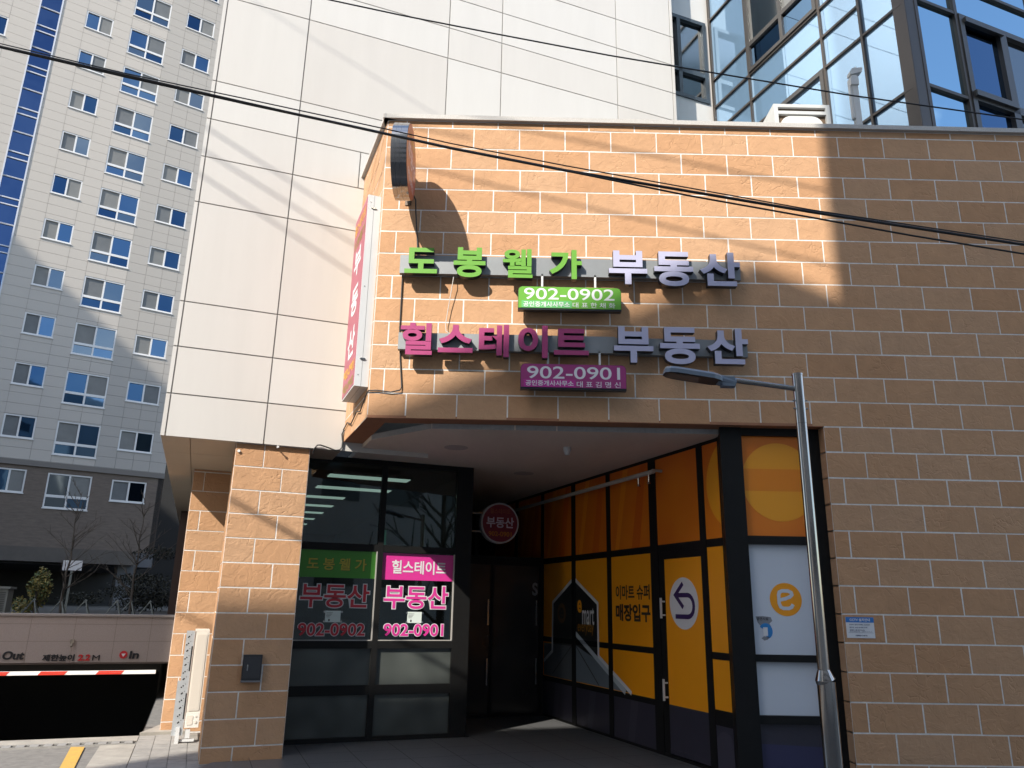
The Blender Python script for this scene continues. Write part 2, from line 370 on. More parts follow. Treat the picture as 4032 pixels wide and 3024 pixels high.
# car ramp going down, dark garage, lintel
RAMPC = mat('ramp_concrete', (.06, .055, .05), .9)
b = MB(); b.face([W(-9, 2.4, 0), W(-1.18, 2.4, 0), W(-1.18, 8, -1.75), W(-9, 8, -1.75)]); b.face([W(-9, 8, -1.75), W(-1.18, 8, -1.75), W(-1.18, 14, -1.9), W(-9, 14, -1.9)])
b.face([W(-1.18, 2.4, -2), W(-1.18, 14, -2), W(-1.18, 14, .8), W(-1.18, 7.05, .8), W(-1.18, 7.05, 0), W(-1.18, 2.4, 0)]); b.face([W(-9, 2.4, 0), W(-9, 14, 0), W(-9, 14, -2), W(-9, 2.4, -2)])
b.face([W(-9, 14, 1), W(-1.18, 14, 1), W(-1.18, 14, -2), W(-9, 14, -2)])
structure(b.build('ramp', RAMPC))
t = thing('parking_entrance_wall', 'pinkish stone wall over the parking ramp with height limit lettering', 'wall', W(-3, 7, .66))
PINKST = mat('pinkish_granite', (.36, .285, .25), .7, var=.10, vscale=70, detail=3)
b = MB(); F7 = Vpl(7)
for i, s in enumerate([-9, -7.5, -6.1, -4.85, -4.15, -3.5, -2.76, -2.06, -1.44, -.6]):
    if i == 9: break
    s1 = [-7.5, -6.1, -4.85, -4.15, -3.5, -2.76, -2.06, -1.44, -.6][i]
    for z0, z1 in ((.655, 1.035), (1.035, 1.345), (1.345, 1.49)):
        b.box(F7, s+.003, s1-.003, z0+.003, z1-.003, -.3, 0)
b.build('stone_cladding', PINKST, t)
b = MB(); b.box(F7, -9, -.6, .66, 1.49, -.35, -.006); b.box(F7, -9, -.6, .625, .655, -.35, -.03); b.build('backing', mat('dark_pink_joint', (.20, .15, .13), .9), t)
b = MB(); b.box(F7, -9, -.6, 1.49, 1.53, -.4, .04); b.build('coping', mat('grey_coping', (.33, .28, .25), .8), t)
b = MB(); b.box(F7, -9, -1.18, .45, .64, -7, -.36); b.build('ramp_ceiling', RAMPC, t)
INK = mat('black_lettering', (.016, .014, .016), .5); REDP = mat('red_sign_paint', (.55, .02, .025), .4); WHITEP = mat('white_sign_vinyl', (.66, .66, .67), .45)
b = MB(); add_text(b, 'Out', F7, -3.86, -3.515, .715, .865, .0, .02, .03, slant=.1); b.build('lettering', INK, t)
b = MB(); add_text(b, '제한높이', F7, -3.215, -2.69, .685, .805, .0, .02, .03, slant=.06); b.build('lettering', INK, t)
b = MB(); add_text(b, '2.2', F7, -2.625, -2.42, .69, .80, .0, .02, .03, slant=.06); b.build('lettering', REDP, t)
b = MB(); add_text(b, 'M', F7, -2.385, -2.26, .692, .79, .0, .02, .0); b.build('lettering', INK, t)
b = MB(); add_text(b, 'In', F7, -1.755, -1.585, .72, .862, .0, .02, .03, slant=.1); b.build('lettering', INK, t)
for s in (-1.86, -3.97):
    b = MB(); b.prism(F7, ell(s, .793, .07, .07, 28), 0, .02); e = b.build('arrow_disc', REDP, t)
    tr = [(s-.036, .812), (s+.036, .812), (s, .755)] if s > -3 else [(s-.036, .774), (s+.036, .774), (s, .83)]
    b = MB(); b.flat(F7, tr, .023); b.build('triangle', WHITEP, e)
b = MB(); b.box(F7, -2.80, -2.735, 1.0, 1.07, 0, .05); b.tube([F7(-2.77, 1.0, .05), F7(-2.765, .945, .08)], .018); b.build('sensor_box', mat('rusty_beige_box', (.30, .25, .19), .7, var=.3, vscale=25), t)
# barrier arm
t = thing('barrier_arm', 'red and white striped barrier arm across the parking ramp', 'barrier', W(-4.6, 2.6, 0))
WARM = mat('white_barrier_paint', (.78, .77, .74), .4)
BF = Vpl(2.6); b = MB(); b.box(BF, -4.6, -1.11, .792, .84, -.05, .0); b.build('arm', WARM, t)
for s0 in (-3.30, -2.60, -1.885):
    b = MB()
    for z0, z1 in ((.792, .815), (.817, .84)): b.flat(BF, [(s0, z0), (s0+.325, z0), (s0+.345, z1), (s0+.02, z1)] if z0 < .8 else [(s0+.02, z0), (s0+.345, z0), (s0+.365, z1), (s0+.04, z1)], .003)
    b.build('red_stripe', mat('red_barrier_paint', (.62, .05, .03), .4), t)
b = MB(); b.box(BF, -4.75, -4.45, 0, .95, -.2, .1); b.build('post', mat('orange_barrier_post', (.6, .2, .03), .5), t)
# kerb corner at the ramp mouth
b = MB(); b.slab([W(-1.2, 2.4), W(-1.08, 2.75), W(-.98, 3.1), W(-.6, 3.1), W(-.6, 2.42)], -.1, .04)
structure(b.build('kerb', CONC))

# ================================================================== WHITE PANEL BUILDING
wb = thing('white_panel_building', 'cream panel clad building with an overhanging upper floor on terracotta stone pillars', 'building', W(2, 6, 0))
F0 = Vpl(0)
rg0 = random.Random(17)
US = [-1.345, -1.29, -.118, 2.095, 3.027, 5.243, 6.413, 6.475]
ZS = [3.78, 4.325, 4.95, 5.57, 7.018, 7.718, 8.32, 8.945, 10.40, 10.992, 11.61, 12.245, 13.70, 14.4, 15.6]
b = MB(); j = .0085
for i in range(len(US)-1):
    for q in range(len(ZS)-1):
        cuts = [US[i], US[i+1]]
        if i == 2 and 7.5 < ZS[q] < 8.2: cuts = [US[i], .82, US[i+1]]
        for a, c in zip(cuts[:-1], cuts[1:]):
            ja = 0 if a == US[0] else j; jc = 0 if c == US[-1] else j; jz = 0 if q == 0 else j
            if a > .95 and ZS[q] < 6.5: continue
            zz0 = ZS[q]; 
            b.box(F0, a+ja, c-jc, ZS[q]+jz, ZS[q+1]-j, -.03, random.uniform(-.0008, .0008), 0)
PB = mat('cream_panel_pale', (.575, .565, .54), .45, var=.025, vscale=1.0, spec=.35, stretch=(3, 3, .4)); PC = mat('cream_panel_warm', (.545, .525, .495), .45, var=.025, vscale=1.0, spec=.35, stretch=(3, 3, .4))
for q in range(0, len(b.f), 6):
    k = rg0.choice((0, 0, 1, 2))
    for e in range(6): b.m[q+e] = k
b.build('cladding', [PANEL, PB, PC], wb)
b = MB(); b.box(F0, -1.34, .93, 3.83, 15.6, -.25, -.012); b.box(F0, .93, 6.47, 6.6, 15.6, -.25, -.012); b.build('joint_seal', PJOINT, wb)
b = MB(); b.box(UplR(-1.345), .03, 24, 3.80, 15.6, .004, .2); b.box(Vpl(0), -1.34, 8.2, 15.45, 15.62, -24, -.02); b.box(UplR(6.475), .03, .6, 7, 15.6, -.2, -.003); b.build('side_wall', PANEL, wb)
# recessed bay with window
FR = Vpl(.6); b = MB()
for z0, z1 in ((7, 8.3), (8.31, 9.9), (9.91, 11.5), (13.43, 15.6)): b.box(FR, 6.475, 7.76, z0, z1, -.2, 0)
b.box(FR, 6.475, 6.62, 11.5, 13.43, -.2, 0); b.box(FR, 7.68, 7.76, 11.5, 13.43, -.2, 0)
b.build('recess_wall', PANEL, wb)
wn = MB()
for a in ((6.62, 7.68, 11.5, 11.58), (6.62, 7.68, 13.35, 13.43), (6.62, 6.70, 11.58, 13.35), (7.60, 7.68, 11.58, 13.35), (6.70, 7.60, 12.08, 12.18), (6.98, 7.06, 11.58, 13.35)): wn.box(FR, *a, -.1, .03)
wn = wn.build('window', mat('slate_window_frame', (.035, .045, .055), .4), wb)
b = MB(); b.box(FR, 6.7, 7.6, 11.58, 13.35, -.06, -.05); b.build('pane', CURTAIN3, wn)
# soffit under the overhang
b = MB()
for u0, u1, v0, v1 in ((-1.345, -1.0, .02, 1.2), (-1.345, -1.0, 1.2, 3.3), (-1.345, -1.0, 3.3, 4.6), (-1.345, -1.0, 4.6, 24), (-1.0, .89, .02, 1.2), (-1.0, .89, 1.2, 3.2), (-1.0, .49, 3.2, 4.5), (-1.0, .49, 4.5, 24)):
    b.box(Upl(0), -v1+.004, -v0-.004, 3.785, 3.82, -u1+.004, -u0-.004)
b.build('soffit', SOFFIT, wb)
b = MB(); b.box(Upl(0), -24, -.02, 3.822, 3.9, -.9, 1.34); b.build('soffit_joint', mat('brown_joint', (.30, .23, .16), .8), wb)
# pillars
def pillar(u0, u1, v0, v1, z1, zl, offs, name='pillar'):
    b = MB(); h = j_ = .3
    f = Vpl(v0); blocks(b, f, u0, u1, 0, z1, zl, offs)
    fl = Upl(u0); blocks(b, fl, -v1, -v0, 0, z1, zl, lambda k: -v0-.3 if k % 2 else -v0-.6)
    fr_ = UplR(u1); blocks(b, fr_, v0, v1, 0, z1, zl, lambda k: v0+.3 if k % 2 else v0+.6)
    p = b.build(name, BRICK, wb)
    c = MB(); c.box(Upl(0), -v1, -v0-.003, -.05, z1, -u1+.003, -u0-.003); c.build('grout', GROUT, p)
    return p
p1 = pillar(-.445, .486, .055, 1.0, 3.79, .18, lambda k: -.09 if k % 2 else .155)
pillar(-.955, .45, 2.57, 3.4, 3.79, .145, lambda k: -.79 if k % 2 else None)
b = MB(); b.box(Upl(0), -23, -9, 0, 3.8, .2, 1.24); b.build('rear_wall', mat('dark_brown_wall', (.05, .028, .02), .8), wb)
# nails in the pillar top, junction box on the pillar
FP = Vpl(.055)
b = MB(); b.tube([FP(.062, 3.748, -.01), FP(.062, 3.752, .085), FP(.062, 3.752, .086), FP(.062, 3.752, .095)], [.009, .009, .016, .016], 8); b.build('bolt', WHITEM, wb)
b = MB(); b.tube([FP(-.405, 3.67, -.01), FP(-.405, 3.67, .022)], .018, 10); b.build('anchor_cap', mat('white_cap', (.75, .74, .72), .5), wb)
t = thing('meter_box', 'small black steel box on the shaded front of the stone pillar', 'utility box', FP(.03, .91, 0))
b = MB(); b.box(FP, -.08, .14, .905, 1.20, 0, .05); b.build('case', mat('black_steel_box', (.03, .03, .032), .45), t)
b = MB(); b.box(FP, -.065, .125, .935, 1.175, .05, .058); dr = b.build('door', mat('black_steel_door', (.042, .042, .045), .35), t)
b = MB(); b.box(FP, -.03, -.015, 1.02, 1.09, .058, .066); b.build('handle', BRUSHED, dr)
b = MB(); b.box(FP, -.085, .145, .89, .908, 0, .075); b.build('drip_lip', mat('grey_steel_lip', (.16, .16, .165), .4), t)

# ================================================================== BRICK-FACED SHOP BOX
bb = thing('stone_clad_shop_building', 'shop building faced in terracotta stone blocks with a grey coping and an open corner porch', 'building', (3, 1, 0))
OFF = [.098, .411, .114, .373, .06, .358, .073, .348, .044, .343, .021, .328, .008, .339, .007, .321, .004, .319, .006, .311, .009, .309, .009, .32, .002, .31, .31]
def woff(k):
    n = 24-k; n = 1 if n < 0 else n
    return OFF[n] + .598*7 - .5945*10
rb = random.Random(3)
b = MB()
blocks(b, WALL, -1.598, 11.0, 3.898, 7.9, .298, woff, .5945, rng=rb)
blocks(b, WALL, 3.733, 11.0, 0, 3.898, .298, woff, .5945, rng=rb)
b.build('front_wall', BRICK, bb)
FS = Upl(.905)
b = MB(); blocks(b, FS, 0, 1.554, 3.898, 7.9, .298, lambda k: .25 if k % 2 else .55, .5945, rng=rb); b.build('side_wall', BRICK, bb)
b = MB(); FRV = Frame((3.733, 0, 0), -Y_, -X_); blocks(b, FRV, -.2, 0, 0, 3.898, .298, lambda k: None, rng=rb); b.build('reveal', BRICK, bb)
# grout and core
ce = W(.905+.005, -1.55); 
core = MB()
core.box(WALL, -1.59, 11, 3.9, 7.9, -.25, -.0022); core.box(WALL, 3.737, 11, -.05, 3.9, -.25, -.0022); core.box(FS, .02, 1.55, 3.9, 7.9, -.22, -.0022)
core.box(FRV, -.2, -.003, -.05, 3.9, -.1, -.004)
core.build('grout', GROUT, bb)
# underside lip of stone, then the ceiling panel
b = MB()
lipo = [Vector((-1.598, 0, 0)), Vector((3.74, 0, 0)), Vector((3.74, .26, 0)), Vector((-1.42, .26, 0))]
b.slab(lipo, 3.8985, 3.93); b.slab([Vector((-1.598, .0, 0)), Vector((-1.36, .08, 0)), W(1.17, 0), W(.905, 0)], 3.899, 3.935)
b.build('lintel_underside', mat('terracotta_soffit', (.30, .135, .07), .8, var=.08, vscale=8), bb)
b = MB(); b.slab([Vector((-.868, .25, 0)), Vector((2.63, .25, 0)), W(5.0, -2.55), W(5.0, 7.4), W(1.16, 7.4), W(1.16, -.62)], 3.842, 3.905); b.build('porch_ceiling', CEIL, bb)
b = MB()
for (s0, s1) in ((-.86, .12), (.14, .62), (.64, 2.62)): b.box(Frame((0, .25, 0), X_, -Y_), s0, s1, 3.838, 3.908, 0, .004)
L_ = (W(1.16, -.62)-Vector((-.868, .25, 0))); Lr = L_.normalized(); Ln = Vector((-Lr.y, Lr.x, 0)) * 1
if Ln.x > 0: Ln = -Ln
b.box(Frame((-.868, .25, 0), -Lr, Ln), -L_.length, 0, 3.838, 3.908, 0, .004)
b.build('ceiling_edge_trim', FILM, bb)
for (uu, vv) in ((2.3, -.6), (3.9, .9)):
    b = MB(); b.slab([W(uu+.16*math.cos(R(a)), vv+.16*math.sin(R(a))) for a in range(0, 360, 20)], 3.836, 3.842); b.build('ceiling_vent', mat('dull_ceiling_grille', (.46, .42, .39), .7), bb)
b = MB(); q = W(3.62, -1.27); b.tube([q+Z*3.842, q+Z*3.80], .05, 16); b.tube([q+Z*3.80, q+Z*3.74], [.05, .03], 16); smooth_auto(b.build('dome_camera', WHITEM, bb))
# roof and coping
b = MB(); b.slab([Vector((-1.5, .1, 0)), Vector((11, .1, 0)), Vector((11, 9, 0)), W(.95, .1)], 7.3, 7.5); b.build('roof', CONC, bb)
b = MB()
xs = [-1.66, .25, 2.13, 4.0, 5.9, 7.8, 9.7, 11.2]
for a, c in zip(xs[:-1], xs[1:]): b.box(WALL, a+.0015, c-.0015, 7.9, 7.962, -.32, .055)
b.box(FS, .0, 1.60, 7.9, 7.962, -.3, .05); b.build('coping', GRANITE, bb)

# office shopfront -------------------------------------------------
of = thing('office_shopfront', 'black framed glass front of the estate agent office beside the stone pillar', 'shopfront', W(1.8, .8, .05))
FO = Vpl(.8); b = MB()
for s0, s1, z0, z1 in ((.48, 3.03, 3.77, 3.842), (.48, 3.03, 2.53, 2.625), (.48, 3.03, 1.225, 1.325), (.48, 3.03, .63, .755), (.48, 3.03, .05, .11), (1.63, 1.71, .05, 3.8), (2.78, 3.03, .05, 3.842), (.48, .56, .05, 3.8)):
    b.box(FO, s0, s1, z0, z1, -.06, .0 if z1-z0 < .2 else .004)
b.box(Frame(W(3.03, .8), V, U), 0, 7, .05, 3.842, -.1, 0); b.build('frame', BLACK, of)
FG = Vpl(.84)
cells = [(.56, 1.63), (1.71, 2.78)]
for (a, c) in cells:
    b = MB(); b.box(FG, a, c, 2.625, 3.77, -.008, 0); b.build('pane', GLASS, of)
    b = MB(); b.box(FG, a, c, 1.325, 2.53, -.008, 0); b.build('pane', GLASS, of)
    b = MB(); b.box(FG, a, c, .755, 1.225, -.008, 0); b.build('frosted_pane', FROST, of)
    b = MB(); b.box(FG, a, c, .11, .63, -.008, 0); b.build('frosted_pane', FROST, of)
    b = MB(); b.box(FO, c-.014, c, 1.327, 2.53, -.03, .006); b.box(FO, a, c, 1.325, 1.338, -.03, .006); b.build('bead', mat('grey_glazing_bead', (.34, .33, .31), .45), of)
# window lettering
FV = Vpl(.835)
GREENP = mat('green_window_vinyl', (.055, .26, .02), .4); GREENLIT = mat('sunlit_green_vinyl', (.16, .62, .07), .4); PINKP = mat('pink_window_vinyl', (.62, .035, .27), .4)
OLIVE = mat('gold_vinyl_letters', (.42, .36, .03), .4); REDL = mat('red_vinyl_letters', (.50, .015, .03), .4)
b = MB(); b.box(FV, .562, 1.628, 2.155, 2.525, -.002, 0); add_text(b, '도 봉 웰 가', FV, .67, 1.49, 2.255, 2.42, .003, None, .022, 1); add_text(b, '도 봉 웰 가', FV, .677, 1.497, 2.248, 2.413, .0015, None, .022, 2)
b.box(FV, 1.555, 1.628, 2.155, 2.525, 0, .003, 3); b.build('green_banner', [GREENP, OLIVE, mat('dark_green_edge', (.03, .10, .02), .5), GREENLIT], of)  # bright end strip paints the sunlit edge of the banner into its colour
b = MB(); b.box(FV, 1.712, 2.778, 2.15, 2.52, -.002, 0); add_text(b, '힐스테이트', FV, 1.855, 2.665, 2.235, 2.425, .003, None, .022, 1); b.build('pink_banner', [PINKP, WHITEP], of)
for (s0, cc, num) in ((.605, REDL, '902-0902'), (1.755, PINKP, '902-0901')):
    b = MB(); add_text(b, '부동산', FV, s0, s0+.965, 1.745, 2.085, .001, None, .052, 0); add_text(b, '부동산', FV, s0, s0+.965, 1.745, 2.085, .004, None, .018, 1, grow=.052); b.build('window_lettering', [WHITEP, cc], of)
    n0 = .615 if num[-1] == '2' else 1.78; n1 = n0+(.92 if num[-1] == '2' else .885)
    b = MB(); add_text(b, num, FV, n0, n1, 1.375, 1.56, .001, None, .058, 0); add_text(b, num, FV, n0, n1, 1.375, 1.56, .004, None, .022, 1, grow=.058); b.build('phone_lettering', [WHITEP, cc], of)
for s0 in (.972, 2.118):
    t = thing('licence_card', 'white licence card on clips behind the '+('red' if s0 < 2 else 'pink')+' phone number of the office window', 'card', FV(s0+.1, 1.56, 0))
    b = MB(); b.box(FV, s0, s0+.208, 1.565, 1.715, -.001, .002); b.build('sheet', mat('pale_card', (.62, .70, .66), .5), t)
    b = MB()
    for i in range(4): b.box(FV, s0+.015, s0+.10-.012*i, 1.685-.018*i, 1.690-.018*i, .002, .003)
    b.prism(FV, ell(s0+.055, 1.592, .012, .017, 12), .002, .003); b.build('print', INK, t)
    for ss in (s0-.012, s0+.22):
        for zz in (1.575, 1.7): b = MB(); b.prism(FV, ell(ss, zz, .014, .014, 14), 0, .008); b.build('clip', BRUSHED, t)
# office room behind the glass
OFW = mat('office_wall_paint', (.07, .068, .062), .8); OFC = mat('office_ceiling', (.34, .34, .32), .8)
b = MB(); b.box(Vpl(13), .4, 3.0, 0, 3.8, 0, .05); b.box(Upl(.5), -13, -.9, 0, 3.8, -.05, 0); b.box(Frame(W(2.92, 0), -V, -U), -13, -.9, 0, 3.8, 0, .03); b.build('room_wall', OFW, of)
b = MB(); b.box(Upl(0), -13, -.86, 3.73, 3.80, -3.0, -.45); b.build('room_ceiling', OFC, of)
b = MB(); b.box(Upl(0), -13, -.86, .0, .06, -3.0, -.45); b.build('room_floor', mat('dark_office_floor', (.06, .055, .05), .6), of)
LAMP = mat('lit_ceiling_panel', (.80, 1.0, .93), .5, emit=.55)
for v0 in (1.69, 3.03, 4.37, 5.75, 7.1, 8.5, 9.9):
    b = MB(); b.box(Upl(0), -v0-.27, -v0, 3.718, 3.731, -(2.27 if v0 < 4 else 1.70), -1.0); b.build('ceiling_light', LAMP, of)
b = MB(); b.box(Frame(W(2.86, 0), -V, -U), -6.2, -5.9, 2.95, 3.3, 0, .02); b.build('exit_sign', mat('green_exit_sign', (.02, .35, .2), .5, emit=.12), of)

# ================================================================== SUPERMARKET SHOPFRONT
sm = thing('supermarket_shopfront', 'black framed supermarket glass front with orange and yellow window graphics along the porch', 'shopfront', W(5, -1, .05))
FU = Upl(5.0); FUg = Upl(5.008)                       # s = -v
def film(name, col, k=.25, sc_=1.2, c2=None): return mat(name, col, .35, col2=c2 or tuple(x*(1-k) for x in col), vscale=sc_, detail=2)
ORANGE = film('orange_window_film', (.76, .22, .012), c2=(.66, .145, .01), sc_=.9); AMBER = mat('amber_window_film', (.86, .325, .009), .35, var=.02, vscale=2)
GOLD = mat('gold_window_film', (.82, .33, .018), .35); PURPLE = mat('dark_purple_film', (.034, .032, .048), .4, var=.1, vscale=3); PURPL2 = mat('purple_film_streak', (.052, .049, .070), .4)
RUST = mat('rust_orange_film', (.64, .125, .01), .35); BLKF = mat('black_window_film', (.015, .015, .014), .35); GREYBLUE = mat('grey_blue_film', (.14, .17, .20), .4); PALEB = mat('pale_blue_film', (.42, .47, .52), .4)
b = MB()
VM = [(2.60, 2.72), (1.315, 1.46), (.115, .24), (-1.19, -1.0), (-2.29, -2.165), (3.85, 3.99), (5.1, 5.24)]
for v0, v1 in VM: b.box(FU, -v1, -v0, .05, 3.842, -.08, .0)
b.box(FU, 1.19, 1.335, .05, 2.54, -.08, -.012); b.box(FU, 2.62, 2.72, .05, 3.842, -.08, .004)
for z0, z1 in ((2.545, 2.64), (3.80, 3.842)): b.box(FU, -6.4, 2.66, z0, z1, -.08, -.004)
b.box(FU, 1.0, 2.29, 2.45, 2.56, -.08, -.008)
b.box(FU, -6.4, 1.1, 1.245, 1.325, -.08, -.004); b.box(FU, 2.2, 2.66, 1.265, 1.345, -.08, -.004)
b.box(FU, -6.4, 1.1, .615, .69, -.08, -.004); b.box(FU, 2.2, 2.66, .555, .72, -.08, -.004)
b.box(FU, -6.4, 2.66, .05, .085, -.08, -.004)
b.build('frame', BLACK, sm)
def pane(v0, v1, z0, z1, m, name='pane'):
    b = MB(); b.box(FUg, -v1, -v0, z0, z1, -.01, 0); return b.build(name, m, sm)
edges = [(-1.0, .115), (.24, 1.315), (1.46, 2.60), (2.72, 3.85), (3.99, 5.1)]
for v0, v1 in edges:
    p = pane(v0, v1, 2.64, 3.80, ORANGE)
    b = MB(); a, c = -v1, -v0; wd = c-a
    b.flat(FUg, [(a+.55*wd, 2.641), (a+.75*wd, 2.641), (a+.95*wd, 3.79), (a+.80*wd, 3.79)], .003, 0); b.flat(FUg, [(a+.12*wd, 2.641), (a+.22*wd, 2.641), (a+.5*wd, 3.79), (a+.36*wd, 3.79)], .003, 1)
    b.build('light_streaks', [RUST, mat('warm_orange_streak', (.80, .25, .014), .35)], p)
    pane(v0, v1, 1.325, 2.545, AMBER); pane(v0, v1, .69, 1.245, AMBER)
    p = pane(v0, v1, .085, .615, PURPLE)
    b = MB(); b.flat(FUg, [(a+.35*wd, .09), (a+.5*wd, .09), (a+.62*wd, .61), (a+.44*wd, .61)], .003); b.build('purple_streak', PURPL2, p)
pane(-2.165, -1.19, 2.64, 3.80, ORANGE)
p = pane(-2.62, -2.29, 2.64, 3.80, ORANGE)
b = MB(); b.flat(FUg, [q for q in ell(2.95, 3.27, .60, .58, 60) if q[0] < 2.622] , .003); b.build('gold_ring', GOLD, p)
pane(-2.62, -2.29, 1.345, 2.545, AMBER); pane(-2.62, -2.29, .72, 1.265, AMBER)
p = pane(-2.62, -2.29, .085, .555, PURPLE); b = MB(); b.flat(FUg, [(2.3, .09), (2.6, .09)]+ell(2.45, .38, .15, .12, 20, 0, 180), .003); b.build('purple_arch', PURPL2, p)
# black house-shaped tag with white outline, ramp picture below it
def clipv(poly, m):  return poly
S = lambda v: -v
b = MB()
hp = [(S(1.385), 2.27), (S(.56), 1.88), (S(.555), 1.12), (S(-.39), .70), (S(2.56), .70), (S(2.56), .93), (S(2.22), 1.10), (S(2.2), 1.89)]
b.prism(FUg, hp, -.002, .002, 0)
stroke(b, FUg, [hp[-3], hp[-2], hp[-1], hp[0], hp[1], hp[2], hp[3]], .055, .0045, 1); stroke(b, FUg, [(S(2.56), .93), (S(2.22), 1.10)], .055, .0045, 1)
b.flat(FUg, [(S(1.32), 1.235), (S(.60), 1.06), (S(-.22), .70), (S(1.32), .70)], .003, 2)
stroke(b, FUg, [(S(1.34), 1.42), (S(.58), 1.07), (S(-.22), .70)], .075, .004, 3); b.flat(FUg, [(S(2.56), 1.22), (S(1.45), 1.22), (S(1.45), .70), (S(2.56), .70)], .003, 4)
stroke(b, FUg, [(S(1.30), 1.22), (S(.56), .72)], .02, .006, 0); stroke(b, FUg, [(S(1.47), 1.22), (S(2.2), .75)], .02, .006, 0)
b.build('tag_graphic', [BLKF, WHITEP, GREYBLUE, PALEB, mat('dim_grey_film', (.09, .10, .11), .4)], sm)
b = MB(); add_text(b, 'e', FUg, S(1.255), S(1.10), 1.735, 1.93, .005, None, .03, 1); add_text(b, 'mart', FUg, S(1.085), S(.68), 1.56, 1.82, .005, None, .008, 0)
b.build('shop_lettering', [WHITEP, AMBER], sm)
b = MB(); add_text(b, 'everyday', FUg, S(1.245), S(.70), 1.40, 1.62, .005, None, .0, 0); b.build('shop_lettering', mat('dull_gold_vinyl', (.40, .17, .01), .4), sm)
b = MB(); b.prism(FUg, ell(S(1.85), 1.72, .16, .16, 30), .0025, .004, 0); add_text(b, 'e', FUg, S(1.94), S(1.76), 1.63, 1.81, .006, None, .03, 1); b.build('round_emblem', [mat('dull_brown_film', (.12, .06, .02), .4), BLKF], sm)
b = MB(); add_text(b, '이마트 슈퍼', FUg, S(-.01), S(-.945), 1.935, 2.135, .003, None, .024); b.build('shop_lettering', INK, sm)
b = MB(); add_text(b, '매장입구', FUg, S(0), S(-.95), 1.64, 1.875, .003, None, .036); b.build('shop_lettering', INK, sm)
# door
FD = Upl(5.005); b = MB(); b.box(FD, 1.335, 2.165, .10, 2.445, -.03, 0, 0); dr = b.build('door', AMBER, sm)
b = MB(); b.box(FD, 1.337, 2.163, .102, .665, 0, .004); b.box(FD, 1.337, 2.163, .10, .16, .004, .008); b.build('kick_panel', PURPLE, dr)
b = MB(); b.prism(FD, ell(1.75, 1.89, .315, .315, 48), .001, .004, 0)
pu = [(1.64, 1.988), (1.84, 1.988)]+[(1.84+.13*math.sin(R(a)), 1.858+.13*math.cos(R(a))) for a in range(0, 181, 15)]+[(1.575, 1.728)]
stroke(b, FD, [(1.60, 1.988)]+pu[1:], .055, .0055, 1); stroke(b, FD, [(1.742, 2.125), (1.565, 1.985)], .055, .0065, 1); stroke(b, FD, [(1.565, 1.995), (1.735, 1.845)], .055, .007, 1); b.flat(FD, [(1.53, 1.99), (1.575, 2.02), (1.575, 1.955)], .0075, 1)
b.build('arrow_disc', [WHITEP, mat('violet_vinyl', (.035, .018, .095), .4)], dr)
for z0 in (1.70, .705):
    b = MB(); b.box(FD, 1.30, 1.325, z0, z0+.255, .05, .07); b.box(FD, 1.305, 1.32, z0+.03, z0+.05, 0, .05); b.box(FD, 1.305, 1.32, z0+.2, z0+.22, 0, .05); b.build('handle', WHITEM, dr)
# corner post and street-side pane
FSp = Frame((0, .17, 0), X_, -Y_); FSg = Frame((0, .2, 0), X_, -Y_)
b = MB(); b.slab([Vector((2.545, .12, 0)), Vector((2.80, .12, 0)), Vector((2.80, .3, 0)), W(5.08, -2.60), W(4.99, -2.645)], .05, 3.90); b.build('corner_post', BLACK, sm)
b = MB()
for q in ((2.8, 3.735, 3.81, 3.9), (2.8, 3.735, 2.545, 2.64), (2.8, 3.735, 1.28, 1.355), (2.8, 3.735, .65, .735), (2.8, 3.735, .05, .1), (3.61, 3.735, .1, 3.81)): b.box(FSp, *q, -.06, .02 if q[1]-q[0] > .5 else .018)
b.build('frame', BLACK, sm)
def sp(z0, z1, m): b = MB(); b.box(FSg, 2.80, 3.61, z0, z1, -.01, 0); return b.build('pane', m, sm)
PALE = mat('pale_white_film', (.56, .60, .66), .4, var=.015, vscale=1.5)
p = sp(2.64, 3.81, ORANGE); b = MB(); b.prism(FSg, [(x, z) for x, z in ell(3.235, 3.27, .44, .46, 50)], .001, .003, 0); b.box(FSg, 2.802, 3.609, 3.16, 3.42, .003, .004, 1); b.build('gold_emblem', [GOLD, mat('orange_bar_film', (.76, .23, .012), .35)], p)
p = sp(1.355, 2.545, PALE); b = MB(); b.prism(FSg, ell(3.205, 1.943, .18, .18, 44), .001, .003, 0); stroke(b, FSg, [(3.126,1.935),(3.20,1.951),(3.252,1.972),(3.278,1.995),(3.270,2.020),(3.235,2.036),(3.17,2.036),(3.136,2.022),(3.126,1.99),(3.126,1.90),(3.140,1.862),(3.172,1.846),(3.23,1.846),(3.262,1.860),(3.278,1.885)], .038, .004, 1); b.build('round_emblem', [AMBER, PALE], p)
sp(.735, 1.28, PALE); p = sp(.1, .65, PURPLE); b = MB(); b.flat(FSg, [(2.82, .11), (3.6, .11), (3.6, .42), (2.82, .45)], .002); b.build('purple_streak', mat('deep_blue_film', (.034, .034, .085), .4), p)
b = MB(); rg = random.Random(5)
b.flat(FSg, [(2.85, 1.755), (2.93, 1.76), (3.02, 1.75), (3.035, 1.71), (3.0, 1.68), (3.02, 1.65), (2.96, 1.665), (2.9, 1.655), (2.87, 1.69)], .002, 0); b.flat(FSg, ell(2.955, 1.60, .075, .085, 24, -70, 150)+[(2.93, 1.62), (2.94, 1.56)], .003, 1)
b.box(FSg, 2.925, 2.975, 1.55, 1.64, .002, .005, 3); b.flat(FSg, [(2.90, 1.525), (2.93, 1.545), (2.99, 1.54), (2.97, 1.51), (2.93, 1.5)], .003, 0); add_text(b, '금연시설', FSg, 2.86, 2.99, 1.715, 1.748, .004, None, .02, 2)
